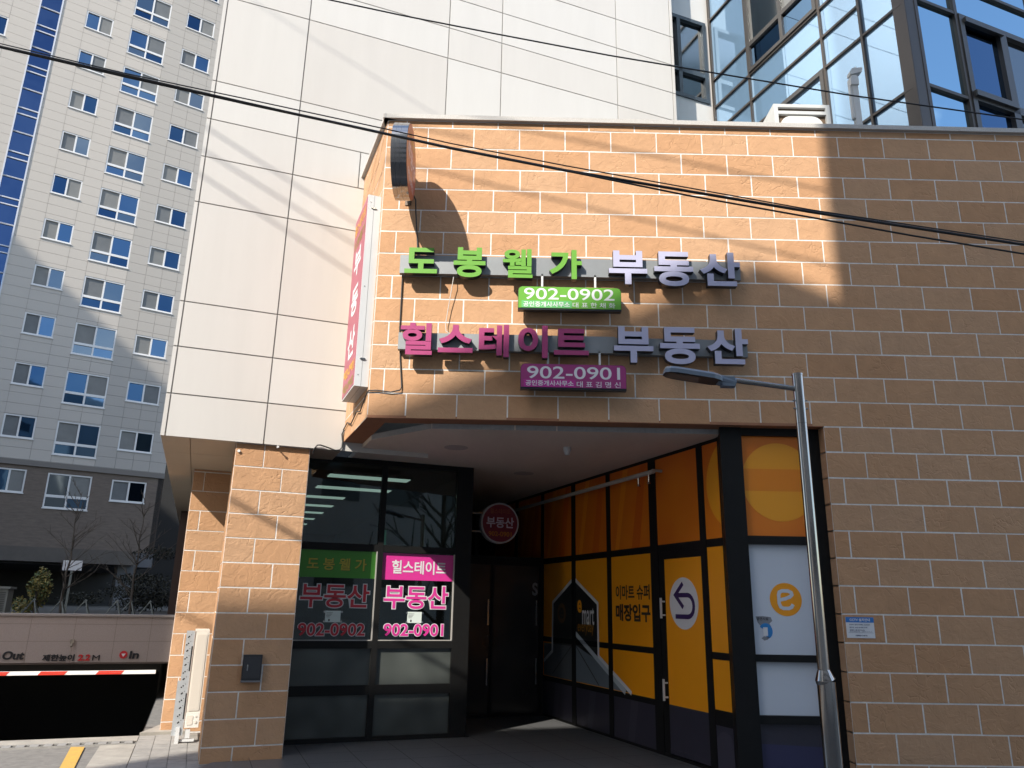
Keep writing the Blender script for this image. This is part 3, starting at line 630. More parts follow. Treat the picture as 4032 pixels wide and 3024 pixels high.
b.build('torn_sticker', [mat('grey_torn_paper', (.22, .23, .25), .8), mat('blue_sticker', (.02, .20, .50), .5), INK, WHITEP], p)
# back of the porch: dark glass entrance screen and rear wall
t = thing('entrance_screen', 'dark glass double doors with pale bar handles at the back of the porch', 'doors', W(4.1, 2.52, .05))
FB = Vpl(2.56); b = MB()
for q in ((3.06, 3.16, .05, 2.65), (4.9, 4.99, .05, 2.65), (3.16, 4.9, 2.5, 2.65), (3.16, 4.9, .05, .1), (4.0, 4.06, .1, 2.5)): b.box(FB, *q, -.06, 0)
b.build('frame', BLACK, t)
DKG = mat('dark_poster_glass', (.012, .012, .013), .2, col2=(.035, .03, .03), vscale=1.2, detail=1)
for a, c, h0 in ((3.16, 4.0, 3.93), (4.06, 4.9, 4.82)):
    b = MB(); b.box(FB, a, c, .1, 2.5, -.04, -.02); d_ = b.build('door', DKG, t)
    for z0 in (1.5, .55): b = MB(); b.box(FB, h0, h0+.025, z0, z0+.42, .03, .05); b.box(FB, h0, h0+.025, z0+.05, z0+.08, -.02, .03); b.box(FB, h0, h0+.025, z0+.33, z0+.36, -.02, .03); b.build('handle', BRUSHED, d_)
b = MB(); add_text(b, 'S', FB, 4.78, 4.88, 2.0, 2.22, -.018, None, .03); b.build('door_lettering', mat('dim_white_print', (.25, .25, .25), .5), t)
b = MB(); b.box(FB, 3.2, 3.62, 1.2, 2.4, -.02, -.018); b.build('poster', mat('dim_grey_poster', (.05, .055, .055), .5), t)
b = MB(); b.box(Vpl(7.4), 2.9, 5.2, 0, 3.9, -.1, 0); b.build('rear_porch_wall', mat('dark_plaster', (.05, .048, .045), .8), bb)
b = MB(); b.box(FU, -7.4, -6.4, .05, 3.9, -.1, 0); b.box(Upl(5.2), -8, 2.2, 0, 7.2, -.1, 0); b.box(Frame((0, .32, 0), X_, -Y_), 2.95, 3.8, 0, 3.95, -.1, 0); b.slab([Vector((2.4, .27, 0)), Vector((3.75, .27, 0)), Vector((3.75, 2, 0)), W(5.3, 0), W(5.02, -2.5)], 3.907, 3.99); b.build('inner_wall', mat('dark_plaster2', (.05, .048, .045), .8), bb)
# sprinkler pipe
t = thing('sprinkler_pipe', 'thin white sprinkler pipe hung under the porch ceiling in front of the orange panes', 'pipe', W(4.85, 0, 3.6))
b = MB(); b.tube([W(4.85, 4.5, 3.60), W(4.85, -1.40, 3.60)], .03, 12); b.tube([W(4.85, -1.36, 3.62), W(5.0, -1.36, 3.62)], .02); smooth_auto(b.build('pipe', mat('grey_white_pipe', (.45, .42, .38), .5), t))
for v in (-1.0, -1.27): b = MB(); b.tube([W(4.85, v, 3.59), W(4.85, v, 3.475), W(4.85, v, 3.445)], [.014, .014, .028], 10); b.build('sprinkler_head', BRUSHED, t)

# ================================================================== SIGNS
BLKS = mat('black_letter_side', (.012, .014, .02), .35); LGREEN = mat('lime_letter_face', (.13, .33, .045), .35); LPINK = mat('magenta_letter_face', (.34, .045, .15), .35); LWHITE = mat('lilac_white_letter_face', (.42, .42, .56), .35)
def channel_sign(label, bar, glyphs, step=None):
    t = thing('letter_sign', label, 'sign', (bar[0], -.06, bar[2]))
    b = MB()
    if step: b.box(WALL, bar[0], step, bar[2], bar[3], .025, .10); b.box(WALL, step+.002, bar[1], bar[2]-.01, bar[3]-.008, .025, .092)
    else: b.box(WALL, bar[0], bar[1], bar[2], bar[3], .025, .10)
    b.build('backing_bar', ALU, t)
    for s in (bar[0]+.3, (bar[0]+bar[1])/2, bar[1]-.3): b = MB(); b.box(WALL, s, s+.04, bar[2]+.05, bar[2]+.09, -.01, .026); b.build('wall_bracket', ALU, t)
    for ch, s0, s1, z0, z1, m, bd in glyphs:
        b = MB(); add_text(b, ch, WALL, s0, s1, z0, z1, .105, .19, bd, 0, 1); o = b.build('letter', [m, BLKS], t)
    return t
bo = .032
s1t = channel_sign('upper row of green and pale lilac raised letters on the stone wall', (-1.313, 2.855, 5.69, 5.93), [
 ('도', -1.243, -.849, 5.652, 5.988, LGREEN, bo), ('봉', -.654, -.267, 5.614, 6.006, LGREEN, bo), ('웰', -.06, .304, 5.62, 6.0, LGREEN, .024), ('가', .508, .901, 5.617, 6.002, LGREEN, bo),
 ('부', 1.229, 1.693, 5.567, 6.009, LWHITE, bo), ('동', 1.781, 2.254, 5.555, 6.009, LWHITE, bo), ('산', 2.334, 2.826, 5.57, 6.013, LWHITE, bo)])
s2t = channel_sign('lower row of raised magenta and pale lilac letters on a grey bar above the porch', (-1.277, 2.877, 4.715, 4.922), [
 ('힐', -1.242, -.864, 4.62, 5.016, LPINK, .028), ('스', -.795, -.388, 4.655, 5.0, LPINK, bo), ('테', -.319, .036, 4.611, 5.013, LPINK, bo), ('이', .142, .492, 4.61, 5.011, LPINK, bo), ('트', .566, .973, 4.655, 4.98, LPINK, bo),
 ('부', 1.27, 1.735, 4.577, 5.022, LWHITE, bo), ('동', 1.814, 2.283, 4.57, 5.026, LWHITE, bo), ('산', 2.372, 2.857, 4.583, 5.024, LWHITE, bo)], step=1.30)
def tel_sign(label, x0, x1, z0, z1, colr, strip, num, n, st, small, nx, name, hang):
    t = thing('phone_sign', label, 'sign', ((x0+x1)/2, -.15, z0))
    b = MB(); b.prism(WALL, rrect(x0, x1, z0, z1, .055, bot=False), .10, .185, 1); b.prism(WALL, rrect(x0+.004, x1-.004, z0+.022, z1-.004, .052, bot=False), .185, .19, 0); b.build('box', [colr, BLKS], t)
    b = MB(); add_text(b, num, WALL, *n, .191, None, .008); b.build('phone_lettering', WHITEP, t)
    b = MB(); b.box(WALL, *st, .1895, .1915, 0); add_text(b, '공인중개사사무소', WALL, *small, .193, None, .018, 1); b.build('strip_lettering', [strip, WHITEP], t)
    b = MB(); add_text(b, name, WALL, *nx, .192, None, .006); b.build('name_lettering', WHITEP, t)
    for h in hang:
        b = MB(); b.box(WALL, h-.012, h+.012, z1-.02, z1+.20, .085, .10); b.build('hanger', WHITEM, t)
tel_sign('lime green phone number box hanging under the upper letter row', .135, 1.370, 5.215, 5.513, mat('lime_box_face', (.125, .35, .04), .35), mat('mint_strip', (.12, .42, .14), .4), '902-0902', (.205, 1.288, 5.345, 5.492), (.177, .776, 5.24, 5.33), (.197, .753, 5.250, 5.318), (.787, 1.296, 5.248, 5.316), '대 표 한 채 화', (.426, 1.071))
tel_sign('magenta phone number box hanging under the lower letter row', .178, 1.408, 4.235, 4.54, mat('magenta_box_face', (.30, .035, .16), .35), mat('hot_pink_strip', (.42, .025, .24), .4), '902-0901', (.253, 1.335, 4.36, 4.51), (.215, .816, 4.258, 4.35), (.237, .793, 4.272, 4.338), (.830, 1.339, 4.262, 4.334), '대 표 김 명 신', (.50, 1.112))
# vertical light box on the side wall
t = thing('blade_sign', 'tall narrow pink and white light box on the left corner of the stone wall', 'sign', W(.82, -1.1, 4.28))
b = MB(); b.box(Upl(.735), .67, 1.5, 4.28, 6.80, -.17, -.002); b.build('case', WHITEM, t)
FBs = Upl(.735); b = MB(); b.box(FBs, .69, 1.48, 4.30, 6.78, -.002, .003, 0)
add_text(b, '힐스테이트', FBs, .72, 1.45, 6.53, 6.70, .005, None, .02, 1); add_text(b, '도봉웰가', FBs, .75, 1.46, 6.30, 6.45, .005, None, .02, 2)
for ch, z0, z1 in (('부', 5.86, 6.23), ('동', 5.31, 5.70), ('산', 4.74, 5.14)): add_text(b, ch, FBs, .86, 1.32, z0, z1, .005, None, .03, 3)
add_text(b, '902-0901', FBs, .71, 1.44, 4.51, 4.64, .005, None, .025, 1); add_text(b, '902-0902', FBs, .72, 1.44, 4.33, 4.44, .005, None, .025, 2)
b.build('printed_face', [mat('rose_sign_face', (.36, .07, .115), .35), mat('yellow_sign_ink', (.70, .36, .02), .4), mat('olive_sign_ink', (.26, .19, .02), .4), WHITEP], t)
FBf = Vpl(-1.5); b = MB(); b.box(FBf, .815, .819, 4.282, 6.798, -.01, .0015); b.box(Upl(0), .69, 1.49, 4.2785, 4.281, -.819, -.815); b.build('seam', mat('grey_seam', (.25, .25, .25), .6), t)
for z in (4.62, 6.62): b = MB(); b.prism(FBf, ell(.817, z, .035, .012, 18), 0, .012); b.build('latch', BRUSHED, t)
for z in (4.42, 5.55, 6.70): b = MB(); b.prism(FBf, ell(.775, z, .006, .006, 10), 0, .004); b.build('screw', BRUSHED, t)
# round sign sticking out near the corner
t = thing('round_sign', 'round orange and red projecting sign with polished steel rim high on the wall corner', 'sign', (-1.27, -.57, 6.92))
FDs = Frame((-1.18, 0, 0), Y_, X_)
b = MB()
for x0, x1 in ((-1.365, -1.315), (-1.312, -1.262), (-1.259, -1.183)): b.prism(Frame((x1, 0, 0), Y_, X_), ell(-.57, 6.92, .452, .452, 72), -(x1-x0), 0)
smooth_auto(b.build('rim', CHROME, t), 30)
b = MB(); b.prism(Frame((-1.255, 0, 0), Y_, X_), ell(-.57, 6.92, .449, .449, 64), -.105, 0); b.build('core', mat('grey_sign_core', (.25, .25, .25), .4, metal=.8), t)
b = MB(); b.prism(FDs, ell(-.57, 6.92, .445, .445, 64), -.003, .0, 0); add_text(b, '도봉웰가', FDs, -.80, -.34, 7.12, 7.23, .003, None, .02, 1); add_text(b, '부동산', FDs, -.92, -.22, 6.82, 7.06, .003, None, .025, 2); add_text(b, '902-0902', FDs, -.83, -.31, 6.62, 6.73, .003, None, .02, 2)
b.build('printed_face', [mat('orange_red_sign_face', (.46, .085, .06), .35, col2=(.50, .15, .05), vscale=1.5), mat('gold_letters', (.70, .40, .05), .4), mat('pale_pink_letters', (.75, .55, .55), .4)], t)
b = MB(); b.tube([(-1.27, .01, 6.72), (-1.27, -.14, 6.72)], .02, 10); b.tube([(-1.27, .01, 7.12), (-1.27, -.14, 7.12)], .02, 10); b.box(WALL, -1.31, -1.23, 6.66, 6.78, 0, .012); b.box(WALL, -1.31, -1.23, 7.06, 7.18, 0, .012); b.build('wall_arm', BRUSHED, t)
# round sign in the porch
t = thing('porch_round_sign', 'round dark red sign with pale rim projecting from the office wall inside the porch', 'sign', W(3.9, 1.9, 3.15))
FPs = Vpl(1.9); b = MB(); b.prism(FPs, ell(3.893, 3.15, .337, .337, 56), -.12, 0); smooth_auto(b.build('rim', WHITEM, t), 30)
b = MB(); b.prism(FPs, ell(3.893, 3.15, .31, .31, 56), .0, .004, 0); add_text(b, '힐스테이트', FPs, 3.71, 4.08, 3.30, 3.39, .006, None, .01, 1); add_text(b, '부동산', FPs, 3.65, 4.14, 3.07, 3.25, .006, None, .025, 2); add_text(b, '902-0901', FPs, 3.69, 4.10, 2.93, 3.01, .006, None, .02, 3)
b.build('printed_face', [mat('dark_red_sign_face', (.24, .02, .04), .4), mat('brown_sign_ink', (.40, .12, .06), .4), mat('lilac_sign_ink', (.75, .65, .75), .4), mat('amber_sign_ink', (.62, .22, .02), .4)], t)
b = MB(); b.tube([W(3.03, 1.95, 3.3), W(3.60, 1.95, 3.3)], .02, 10); b.tube([W(3.03, 1.95, 3.0), W(3.60, 1.95, 3.0)], .02, 10); b.build('wall_arm', BRUSHED, t)
# camera notice on the stone wall
t = thing('camera_notice', 'small white and blue camera surveillance notice on the stone wall', 'notice', (3.92, 0, 1.55))
b = MB(); b.box(WALL, 3.77, 4.077, 1.55, 1.768, 0, .006); b.build('plate', WHITEP, t)
b = MB(); b.box(WALL, 3.77, 4.077, 1.712, 1.768, .006, .008, 0); add_text(b, 'CCTV 설치안내', WALL, 3.812, 4.035, 1.724, 1.756, .0095, None, .03, 1); b.build('header', [mat('notice_blue', (.02, .16, .48), .45), WHITEP], t)
b = MB()
for i, s in enumerate(('설치목적 : 범죄 및 화재예방, 시설안전관리', '촬영시간 : 24시간 연속 촬영 및 녹화', '촬영범위 : 건물 내부 주요시설')): add_text(b, s, WALL, 3.805, (4.03, 4.0, 3.965)[i], 1.681-.028*i, 1.695-.028*i, .0075, None, .025)
b.box(WALL, 3.79, 4.06, 1.604, 1.606, .006, .007); add_text(b, '관리책임자 : 관리사무소', WALL, 3.80, 4.05, 1.611, 1.622, .0075); add_text(b, '서울특별시 도봉구청', WALL, 3.86, 3.99, 1.568, 1.584, .0075, None, .03); b.build('print', mat('navy_print', (.03, .04, .10), .5), t)
# cables on the wall
def cable(name, label, pts, rad, m=RUBBER, grp=None):
    b = MB(); b.tube(pts, rad, 8); o = b.build(name, m); return tag(smooth_auto(o, 80), label, 'cable', grp)
cable('wall_cable', 'black cable running down the stone wall left of the letter rows', [(-1.285, -.02, 5.72), (-1.28, -.012, 5.0), (-1.25, -.012, 4.6), (-1.215, -.014, 4.27), (-1.23, -.03, 4.23), (-1.34, -.02, 4.205), (-1.5, -.02, 4.225), (-1.60, -.02, 4.22), W(.89, -1.45, 4.17), W(.885, -1.2, 4.05), W(.885, -.95, 4.1), W(.885, -.6, 4.02), W(.885, -.3, 4.10), W(.885, -.03, 4.06)], .008)
cable('wall_wire', 'thin pale wire loop hanging between the two letter rows', [(-.65, -.06, 5.70), (-.66, -.08, 5.60), (-.70, -.05, 5.3), (-.73, -.04, 5.06), (-.72, -.05, 4.97), (-.66, -.06, 4.925)], .005, mat('pale_wire', (.5, .48, .45), .5))
cable('sign_cable', 'black cable dropping from the round corner sign to the upper letter row', [(-1.2, -.13, 6.75), (-1.17, -.07, 6.70), (-1.165, -.03, 6.55), (-1.13, -.02, 6.2), (-1.11, -.03, 5.95)], .009)
b_ = [W(.895, -.02, 4.06), W(.872, -.02, 4.0), W(.89, -.02, 3.9), W(.885, -.02, 3.82), W(.86, -.02, 3.785), W(.80, -.03, 3.77), W(.70, -.03, 3.80), W(.60, -.03, 3.825), W(.56, -.03, 3.82), W(.53, .0, 3.775), W(.52, .04, 3.72)]
cable('facade_cable', 'black cable draped along the lower edge of the cream panels', b_, .010)

# ================================================================== GLASS CURTAIN-WALL BUILDING
gb = thing('glass_office_building', 'blue reflective glass office building with dark mullions rising behind the stone wall', 'building', W(9, 0, 7.5))
FA = Upl(7.76); FBg = Vpl(-3.85)                     # FA: s = -v ; FBg: s = u
vs_A = [-.55, .515, 2.295, 3.07, 3.83]; zs_A = [7.4, 8.10, 8.87, 10.28, 10.86, 11.42, 12.05, 13.5, 14.1, 14.9]
rg = random.Random(11)
b = MB()
for i in range(4):
    for q in range(len(zs_A)-1):
        if i == 1 and 11.4 < zs_A[q] < 13.6: continue
        if i == 1 and zs_A[q] == 8.87: continue
        b.box(FA, vs_A[i], vs_A[i+1], zs_A[q], zs_A[q+1], -.06, -.03+rg.uniform(-.001, .001))
b.build('glazing', CURTAIN, gb)
b = MB()
for i, v in enumerate(vs_A): b.box(FA, v-.021, v+.021, 7.4, 14.9, -.1, .012)
for i in range(4):
    for z in zs_A[1:-1]:
        if i == 1 and z in (12.05, 13.5): continue
        if z == 8.10 and i < 3: continue
        if z == 10.86 and i == 3: continue
        if z == 10.28 and i > 1: pass
        b.box(FA, vs_A[i]+.021, vs_A[i+1]-.021, z-.02, z+.02, -.1, .008)
b.box(FA, 3.80, 3.86, 7.4, 14.9, -.2, .014)
b.build('mullion_grid', DKBRONZE, gb)
# opening windows in face A
def winA(s0, s1, z0, z1, splits, zt, glz):
    b = MB()
    for q in ((s0, s1, z0, z0+.07), (s0, s1, z1-.07, z1), (s0, s0+.07, z0+.07, z1-.07), (s1-.07, s1, z0+.07, z1-.07)): b.box(FA, *q, -.08, .035)
    if zt: b.box(FA, s0+.07, s1-.07, zt, zt+.09, -.08, .03)
    for s in splits: b.box(FA, s-.04, s+.04, z0+.07, z1-.07, -.08, .032)
    o = b.build('window', mat('charcoal_window_frame', (.05, .048, .046), .4), gb)
    xs = [s0+.07]+splits+[s1-.07]
    for a, c in zip(xs[:-1], xs[1:]):
        for k, (za, zb) in enumerate(([(z0+.07, zt), (zt+.09, z1-.07)] if zt else [(z0+.07, z1-.07)])):
            p = MB(); p.box(FA, a, c, za, zb, -.05, -.02); p.build('pane', glz[k % len(glz)], o)
winA(.55, 2.27, 11.44, 14.0, [1.45], 11.97, [CURTAIN2, CURTAIN3])
winA(1.28, 2.27, 8.9, 10.26, [], None, [CURTAIN])
b = MB(); b.box(FA, .515, 1.28, 8.87, 10.28, -.06, -.03); b.build('glazing', CURTAIN, gb)
# corner post and street face
b = MB(); b.box(FBg, 7.755, 7.965, 7.4, 14.9, -.2, .012); b.build('corner_post', DKBRONZE, gb)
us_B = [7.97, 8.79, 10.6, 11.4, 13.2, 14.0]; zs_B = [7.4, 8.93, 10.41, 11.0, 12.4, 14.9]
b = MB()
for i in range(5):
    for q in range(5):
        if i == 1 and q in (0, 1): continue
        b.box(FBg, us_B[i], us_B[i+1], zs_B[q], zs_B[q+1], -.06, -.03+rg.uniform(-.001, .001))
b.build('glazing', mirror_mat('street_blue_glass', (.36, .53, .62), .015, .03), gb)
b = MB()
for u in us_B: b.box(FBg, u-.03, u+.03, 7.4, 14.9, -.1, .02)
for i in range(5):
    for z in zs_B[1:-1]:
        if i == 1 and z < 10.3: continue
        b.box(FBg, us_B[i]+.03, us_B[i+1]-.03, z-.025, z+.025, -.1, .016)
b.build('mullion_grid', DKBRONZE, gb)
b = MB()
for q in ((8.82, 10.57, 10.31, 10.40), (8.82, 10.57, 8.92, 9.05), (8.82, 8.91, 7.4, 10.31), (10.48, 10.57, 7.4, 10.31), (9.66, 9.80, 7.4, 10.31)): b.box(FBg, *q, -.08, .04)
b.box(FBg, 8.86, 9.72, 8.97, 9.06, .04, .09); b.box(FBg, 8.9, 9.7, 10.26, 10.34, .04, .08)
wB = b.build('window', mat('charcoal_window_frame', (.05, .048, .046), .4), gb)
for a, c, m in ((8.91, 9.66, CURTAIN2), (9.80, 10.48, CURTAIN3)):
    for z0, z1 in ((7.4, 8.92), (9.05, 10.31)): b = MB(); b.box(FBg, a, c, z0, z1, -.06, -.03); b.build('pane', m, wB)
b = MB(); b.box(FBg, 7.9, 14, 7.0, 14.95, -7, -.12); b.box(FA, -.6, 3.7, 7.0, 14.9, -.4, -.12); b.build('core', BLACK, gb)
b = MB(); b.box(FBg, 8.95, 9.6, 9.1, 10.25, -.03, -.028); 
# roof equipment
t = thing('condenser_unit', 'pale grey air conditioner condenser standing on the roof behind the coping', 'air conditioner', (4.08, .5, 7.5))
GREYM = mat('pale_grey_unit', (.50, .51, .50), .5, var=.04, vscale=6); FR5 = Frame((0, .5, 0), X_, -Y_)
b = MB(); b.box(FR5, 3.685, 4.475, 7.5, 8.66, -.8, -.05)
for q in ((3.685, 3.745, 7.5, 8.66), (4.415, 4.475, 7.5, 8.66), (3.745, 4.415, 8.61, 8.66), (3.745, 4.415, 8.50, 8.55)): b.box(FR5, *q, -.05, 0)
b.build('casing', GREYM, t)
b = MB(); b.box(FR5, 3.745, 4.415, 7.5, 8.61, -.048, -.045); b.build('recess', mat('rusty_recess', (.12, .08, .05), .8), t)
b = MB(); b.tube([FR5(4.07, 7.9, -.045), FR5(4.07, 7.9, -.012)], .30, 40); bb_ = b.build('fan_shroud', mat('off_white_unit', (.60, .60, .57), .5, var=.06, vscale=9, bump=.2, bscale=30), t)
b = MB(); b.prism(FR5, rrect(3.77, 4.37, 7.55, 8.475, .16), -.044, -.01); b.build('cover_panel', mat('off_white_unit', (.60, .60, .57), .5), t)
t = thing('roof_camera_post', 'pale grey metal post with a small camera bracket on the roof', 'camera post', (4.86, .5, 7.5))
b = MB(); b.box(FR5, 4.82, 4.90, 7.5, 8.98, -.05, .03); b.box(FR5, 4.79, 4.825, 8.45, 8.98, -.04, .02); b.build('post', GREYM, t)
b = MB(); b.box(FR5, 4.80, 4.91, 8.98, 9.10, -.06, .05); b.box(FR5, 4.82, 4.90, 9.10, 9.14, -.05, .04); b.build('bracket', GREYM, t)
b = MB(); b.prism(FR5, [(4.80, 9.14), (4.97, 9.19), (4.985, 9.26), (4.84, 9.25), (4.80, 9.19)], -.05, .05); b.prism(FR5, [(4.90, 9.25), (4.93, 9.255), (4.915, 9.32)], -.02, .0); b.prism(FR5, [(4.96, 9.255), (4.985, 9.26), (4.98, 9.31)], -.02, .0); b.build('camera_head', GREYM, t)

# ================================================================== APARTMENT TOWER
AA = R(34.); PA = Vector((-24.623, 33.052, 0)); UA = Vector((math.cos(AA), math.sin(AA), 0)); VA = Vector((-math.sin(AA), math.cos(AA), 0))
AF = Frame(PA, UA, -VA)
ap = thing('apartment_tower', 'grey tiled apartment tower with white framed windows and a blue glass stair strip', 'building', AF(-3, 0, 0))
TILE = None
def tile_mat(name, c):
    m = mat(name, c, .75, var=.05, vscale=90, detail=3); return m
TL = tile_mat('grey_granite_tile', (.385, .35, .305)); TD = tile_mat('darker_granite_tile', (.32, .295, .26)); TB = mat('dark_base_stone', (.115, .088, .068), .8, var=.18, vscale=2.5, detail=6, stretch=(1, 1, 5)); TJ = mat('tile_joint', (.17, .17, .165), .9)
HW = 2.9; NF = 13
cols = {'A': (-2.555, -1.04, 8.38, 1.24), 'B': (-.04, 2.10, 8.34, 1.88), 'C': (3.115, 4.91, 8.29, 1.19), 'Z': (-7.85, -6.32, 8.72, 1.28)}
# wall tiles with openings: rectangles per strip, cut by windows
strips = [(-13.0, -7.85, None), (-7.85, -6.32, 'Z'), (-6.32, -5.0, None), (-3.87, -2.555, None), (-2.555, -1.04, 'A'), (-1.04, -.04, None), (-.04, 2.10, 'B'), (2.10, 3.115, None), (3.115, 4.91, 'C'), (4.91, 5.8, None)]
lt, dk, lo, lf_ = MB(), MB(), MB(), MB()
TH = .595
def tiles(mb, s0, s1, z0, z1):
    n = max(1, round((s1-s0)/1.05)); k = math.floor(z0/TH); zc = z0
    while zc < z1-.01:
        zn = min(z1, (k+1)*TH); k += 1
        if zn-zc < .02: zc = zn; continue
        for i in range(n): mb.box(AF, s0+(s1-s0)*i/n+.006, s0+(s1-s0)*(i+1)/n-.006, zc+.006, zn-.006, -.05, random.uniform(-.001, .001), skip='b')
        zc = zn
ZT = 8.89+HW*12+2
for s0, s1, key in strips:
    dark = s0 > -.05
    mb = dk if (s0 >= 2.0) else (lt if s0 > -4 else lf_)
    if key is None:
        tiles(mb, s0, s1, 8.89, ZT)
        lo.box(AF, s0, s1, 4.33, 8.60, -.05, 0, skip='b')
    else:
        zt0, hh = cols[key][2], cols[key][3]
        zp = 8.89
        for k in range(1, NF):
            a, c = zt0+HW*k-hh, zt0+HW*k
            tiles(mb, s0, s1, zp, a); zp = c
        tiles(mb, s0, s1, zp, ZT)
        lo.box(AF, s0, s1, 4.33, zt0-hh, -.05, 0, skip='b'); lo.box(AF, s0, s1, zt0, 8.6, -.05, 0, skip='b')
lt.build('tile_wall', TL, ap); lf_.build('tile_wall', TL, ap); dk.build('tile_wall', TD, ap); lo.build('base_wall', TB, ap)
b = MB(); b.box(AF, -13, 5.78, 4.3, ZT, -.5, -.22); b.build('tile_joint_backing', TJ, ap)
b = MB()
for (s0, s1) in ((-13, -5.0), (-3.87, 5.8)): b.box(AF, s0, s1, 8.6, 8.89, -.06, .10)
b.build('ledge', mat('ledge_stone', (.14, .125, .11), .8), ap)
b = MB(); b.box(AF, -13, 4.75, 3.6, 4.33, -1.2, 1.1); b.build('canopy', mat('canopy_concrete', (.085, .072, .06), .85, var=.1, vscale=2), ap)
b = MB()
for s in (-9, -3.4, 4.05): b.box(AF, s, s+.95, 1.0, 3.6, -1, .2)
b.box(AF, -13, 5.8, 3.55, 4.33, -14, -1.2); b.box(AF, 4.75, 5.8, 3.55, 4.33, -1.2, 0); b.build('base_column', mat('base_column_stone', (.10, .10, .105), .8), ap)
b = MB(); b.box(AF, -14, 6.5, 1, 3.6, -14, -13.5); b.box(Frame(AF(5.8, 0), VA, UA), 0, 14, 4.3, ZT, -.3, 0); b.build('rear_wall', mat('dark_underbuilding', (.03, .028, .026), .9), ap)
WFR = mat('white_window_frame', (.56, .55, .53), .45); AGL = [mirror_mat('apartment_blue_glass', (.075, .13, .20), .03, .06), mirror_mat('apartment_deep_glass', (.03, .065, .12), .03, .06), mirror_mat('apartment_grey_blue_glass', (.12, .15, .175), .05, .06)]; AGG = [mat('grey_insect_screen', (.14, .14, .13), .6, var=.1, vscale=2), mat('dim_screen', (.10, .105, .105), .6, var=.12, vscale=2)]
wtypes = {}
def awin(key, k, flip):
    s0, s1, zt0, hh = cols[key]; z1 = zt0+HW*k; z0 = z1-hh; sm_ = (s0+s1)/2
    b = MB(); fw = .075
    for q in ((s0, s1, z0, z0+fw), (s0, s1, z1-fw, z1), (s0, s0+fw, z0+fw, z1-fw), (s1-fw, s1, z0+fw, z1-fw)): b.box(AF, *q, -.16, -.02)
    b.box(AF, sm_-.045, sm_+.045, z0+fw, z1-fw, -.15, -.035)
    zt = None
    if key == 'B': zt = z1-1.24; b.box(AF, s0+fw, s1-fw, zt-.06, zt+.08, -.15, -.028)
    b.box(AF, s0-.03, s1+.03, z0-.05, z0, -.1, .05)
    o = b.build('window', WFR, ap)
    halves = [(s0+fw, sm_-.045), (sm_+.045, s1-fw)]
    zz = [(z0+fw, z1-fw)] if zt is None else [(zt+.08, z1-fw), (z0+fw, zt-.06)]
    for i, (a, c) in enumerate(halves):
        for j_, (za, zb) in enumerate(zz):
            scr = (i == flip) and j_ == 0
            m = rg.choice(AGG) if scr else rg.choice(AGL)
            p = MB(); p.box(AF, a, c, za, zb, -.12, -.10+.025*i); p.build('pane', m, o)
for key in 'ABC':
    for k in range(0, NF): awin(key, k, rg.choice((0, 1)))
for k in range(7, NF): awin('Z', k, 0)
# blue stair strip
b = MB(); b.box(AF, -5.0, -3.87, 3.6, ZT, -.35, -.12); b.build('stair_glass', mirror_mat('stair_blue_glass', (.04, .07, .14), .03, .10), ap)
b = MB()
for k in range(0, 14):
    for z, h in ((5.75, .07), (6.16, .07), (4.57, .05), (7.45, .05)): b.box(AF, -4.95, -3.92, z+HW*k-h/2, z+HW*k+h/2, -.14, -.05)
b.box(AF, -5.02, -4.95, 3.6, ZT, -.3, .02); b.box(AF, -3.93, -3.85, 3.6, ZT, -.3, .05)
b.build('stair_frame', mat('pale_mullion', (.46, .47, .50), .5), ap)
# garden behind the ramp wall
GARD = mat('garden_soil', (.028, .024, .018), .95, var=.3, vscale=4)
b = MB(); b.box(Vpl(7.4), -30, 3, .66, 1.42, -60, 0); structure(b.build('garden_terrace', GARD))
b = MB(); b.box(Vpl(58), -40, 12, 0, 24, -3, 0)
bk = thing('dark_block_beyond', 'dark shaded block standing beyond the apartment tower', 'building', W(-5, 60, 0)); b.build('wall', mat('dark_block', (.012, .012, .012), .9), bk)

def bare_tree(name, label, base, h, seed, lean=(0, 0), spread=.45, grp=None, thick=.035):
    rt = random.Random(seed); t = thing(name, label, 'tree', base, grp)
    tr = MB(); pts = [Vector(base)]
    n = 9
    for i in range(1, n+1): pts.append(Vector(base)+Vector((lean[0]*i/n+rt.uniform(-.03, .03), lean[1]*i/n+rt.uniform(-.03, .03), h*i/n)))
    tr.tube(pts, [thick*(1-.85*i/n) for i in range(n+1)], 7)
    br = MB()
    for i in range(2, n+1):
        for c in range(3 if i < n else 2):
            a = rt.uniform(0, 6.28); L = h*spread*(1.05-i/n*.75)*rt.uniform(.6, 1.1); p = pts[i-1].lerp(pts[i], rt.random()); d = Vector((math.cos(a), math.sin(a), rt.uniform(.45, .95))).normalized()
            q = [p]; 
            for s in range(4): d = (d+Vector((rt.uniform(-.15, .15), rt.uniform(-.15, .15), rt.uniform(-.02, .14)))).normalized(); q.append(q[-1]+d*L/4)
            br.tube(q, [thick*.36*(1-.2*s) for s in range(5)], 5)
            for s in range(1, 5):
                for _ in range(2):
                    d2 = (d+Vector((rt.uniform(-.8, .8), rt.uniform(-.8, .8), rt.uniform(-.2, .6)))).normalized(); l2 = L*rt.uniform(.15, .38)
                    m_ = q[s]+d2*l2*.5+Vector((0, 0, .03*l2)); br.tube([q[s], m_, q[s]+d2*l2], [thick*.17, thick*.13, thick*.08], 4, cap=False)
    BARK = mat('grey_bark', (.075, .06, .047), .9, var=.2, vscale=15)
    tr.build('trunk', BARK, t); br.build('branches', BARK, t); return t
bare_tree('bare_tree', 'thin bare garden tree in front of the dark base wall, left one', W(-3.73, 12, 1.42), 3.0, 4, grp='bare garden trees')
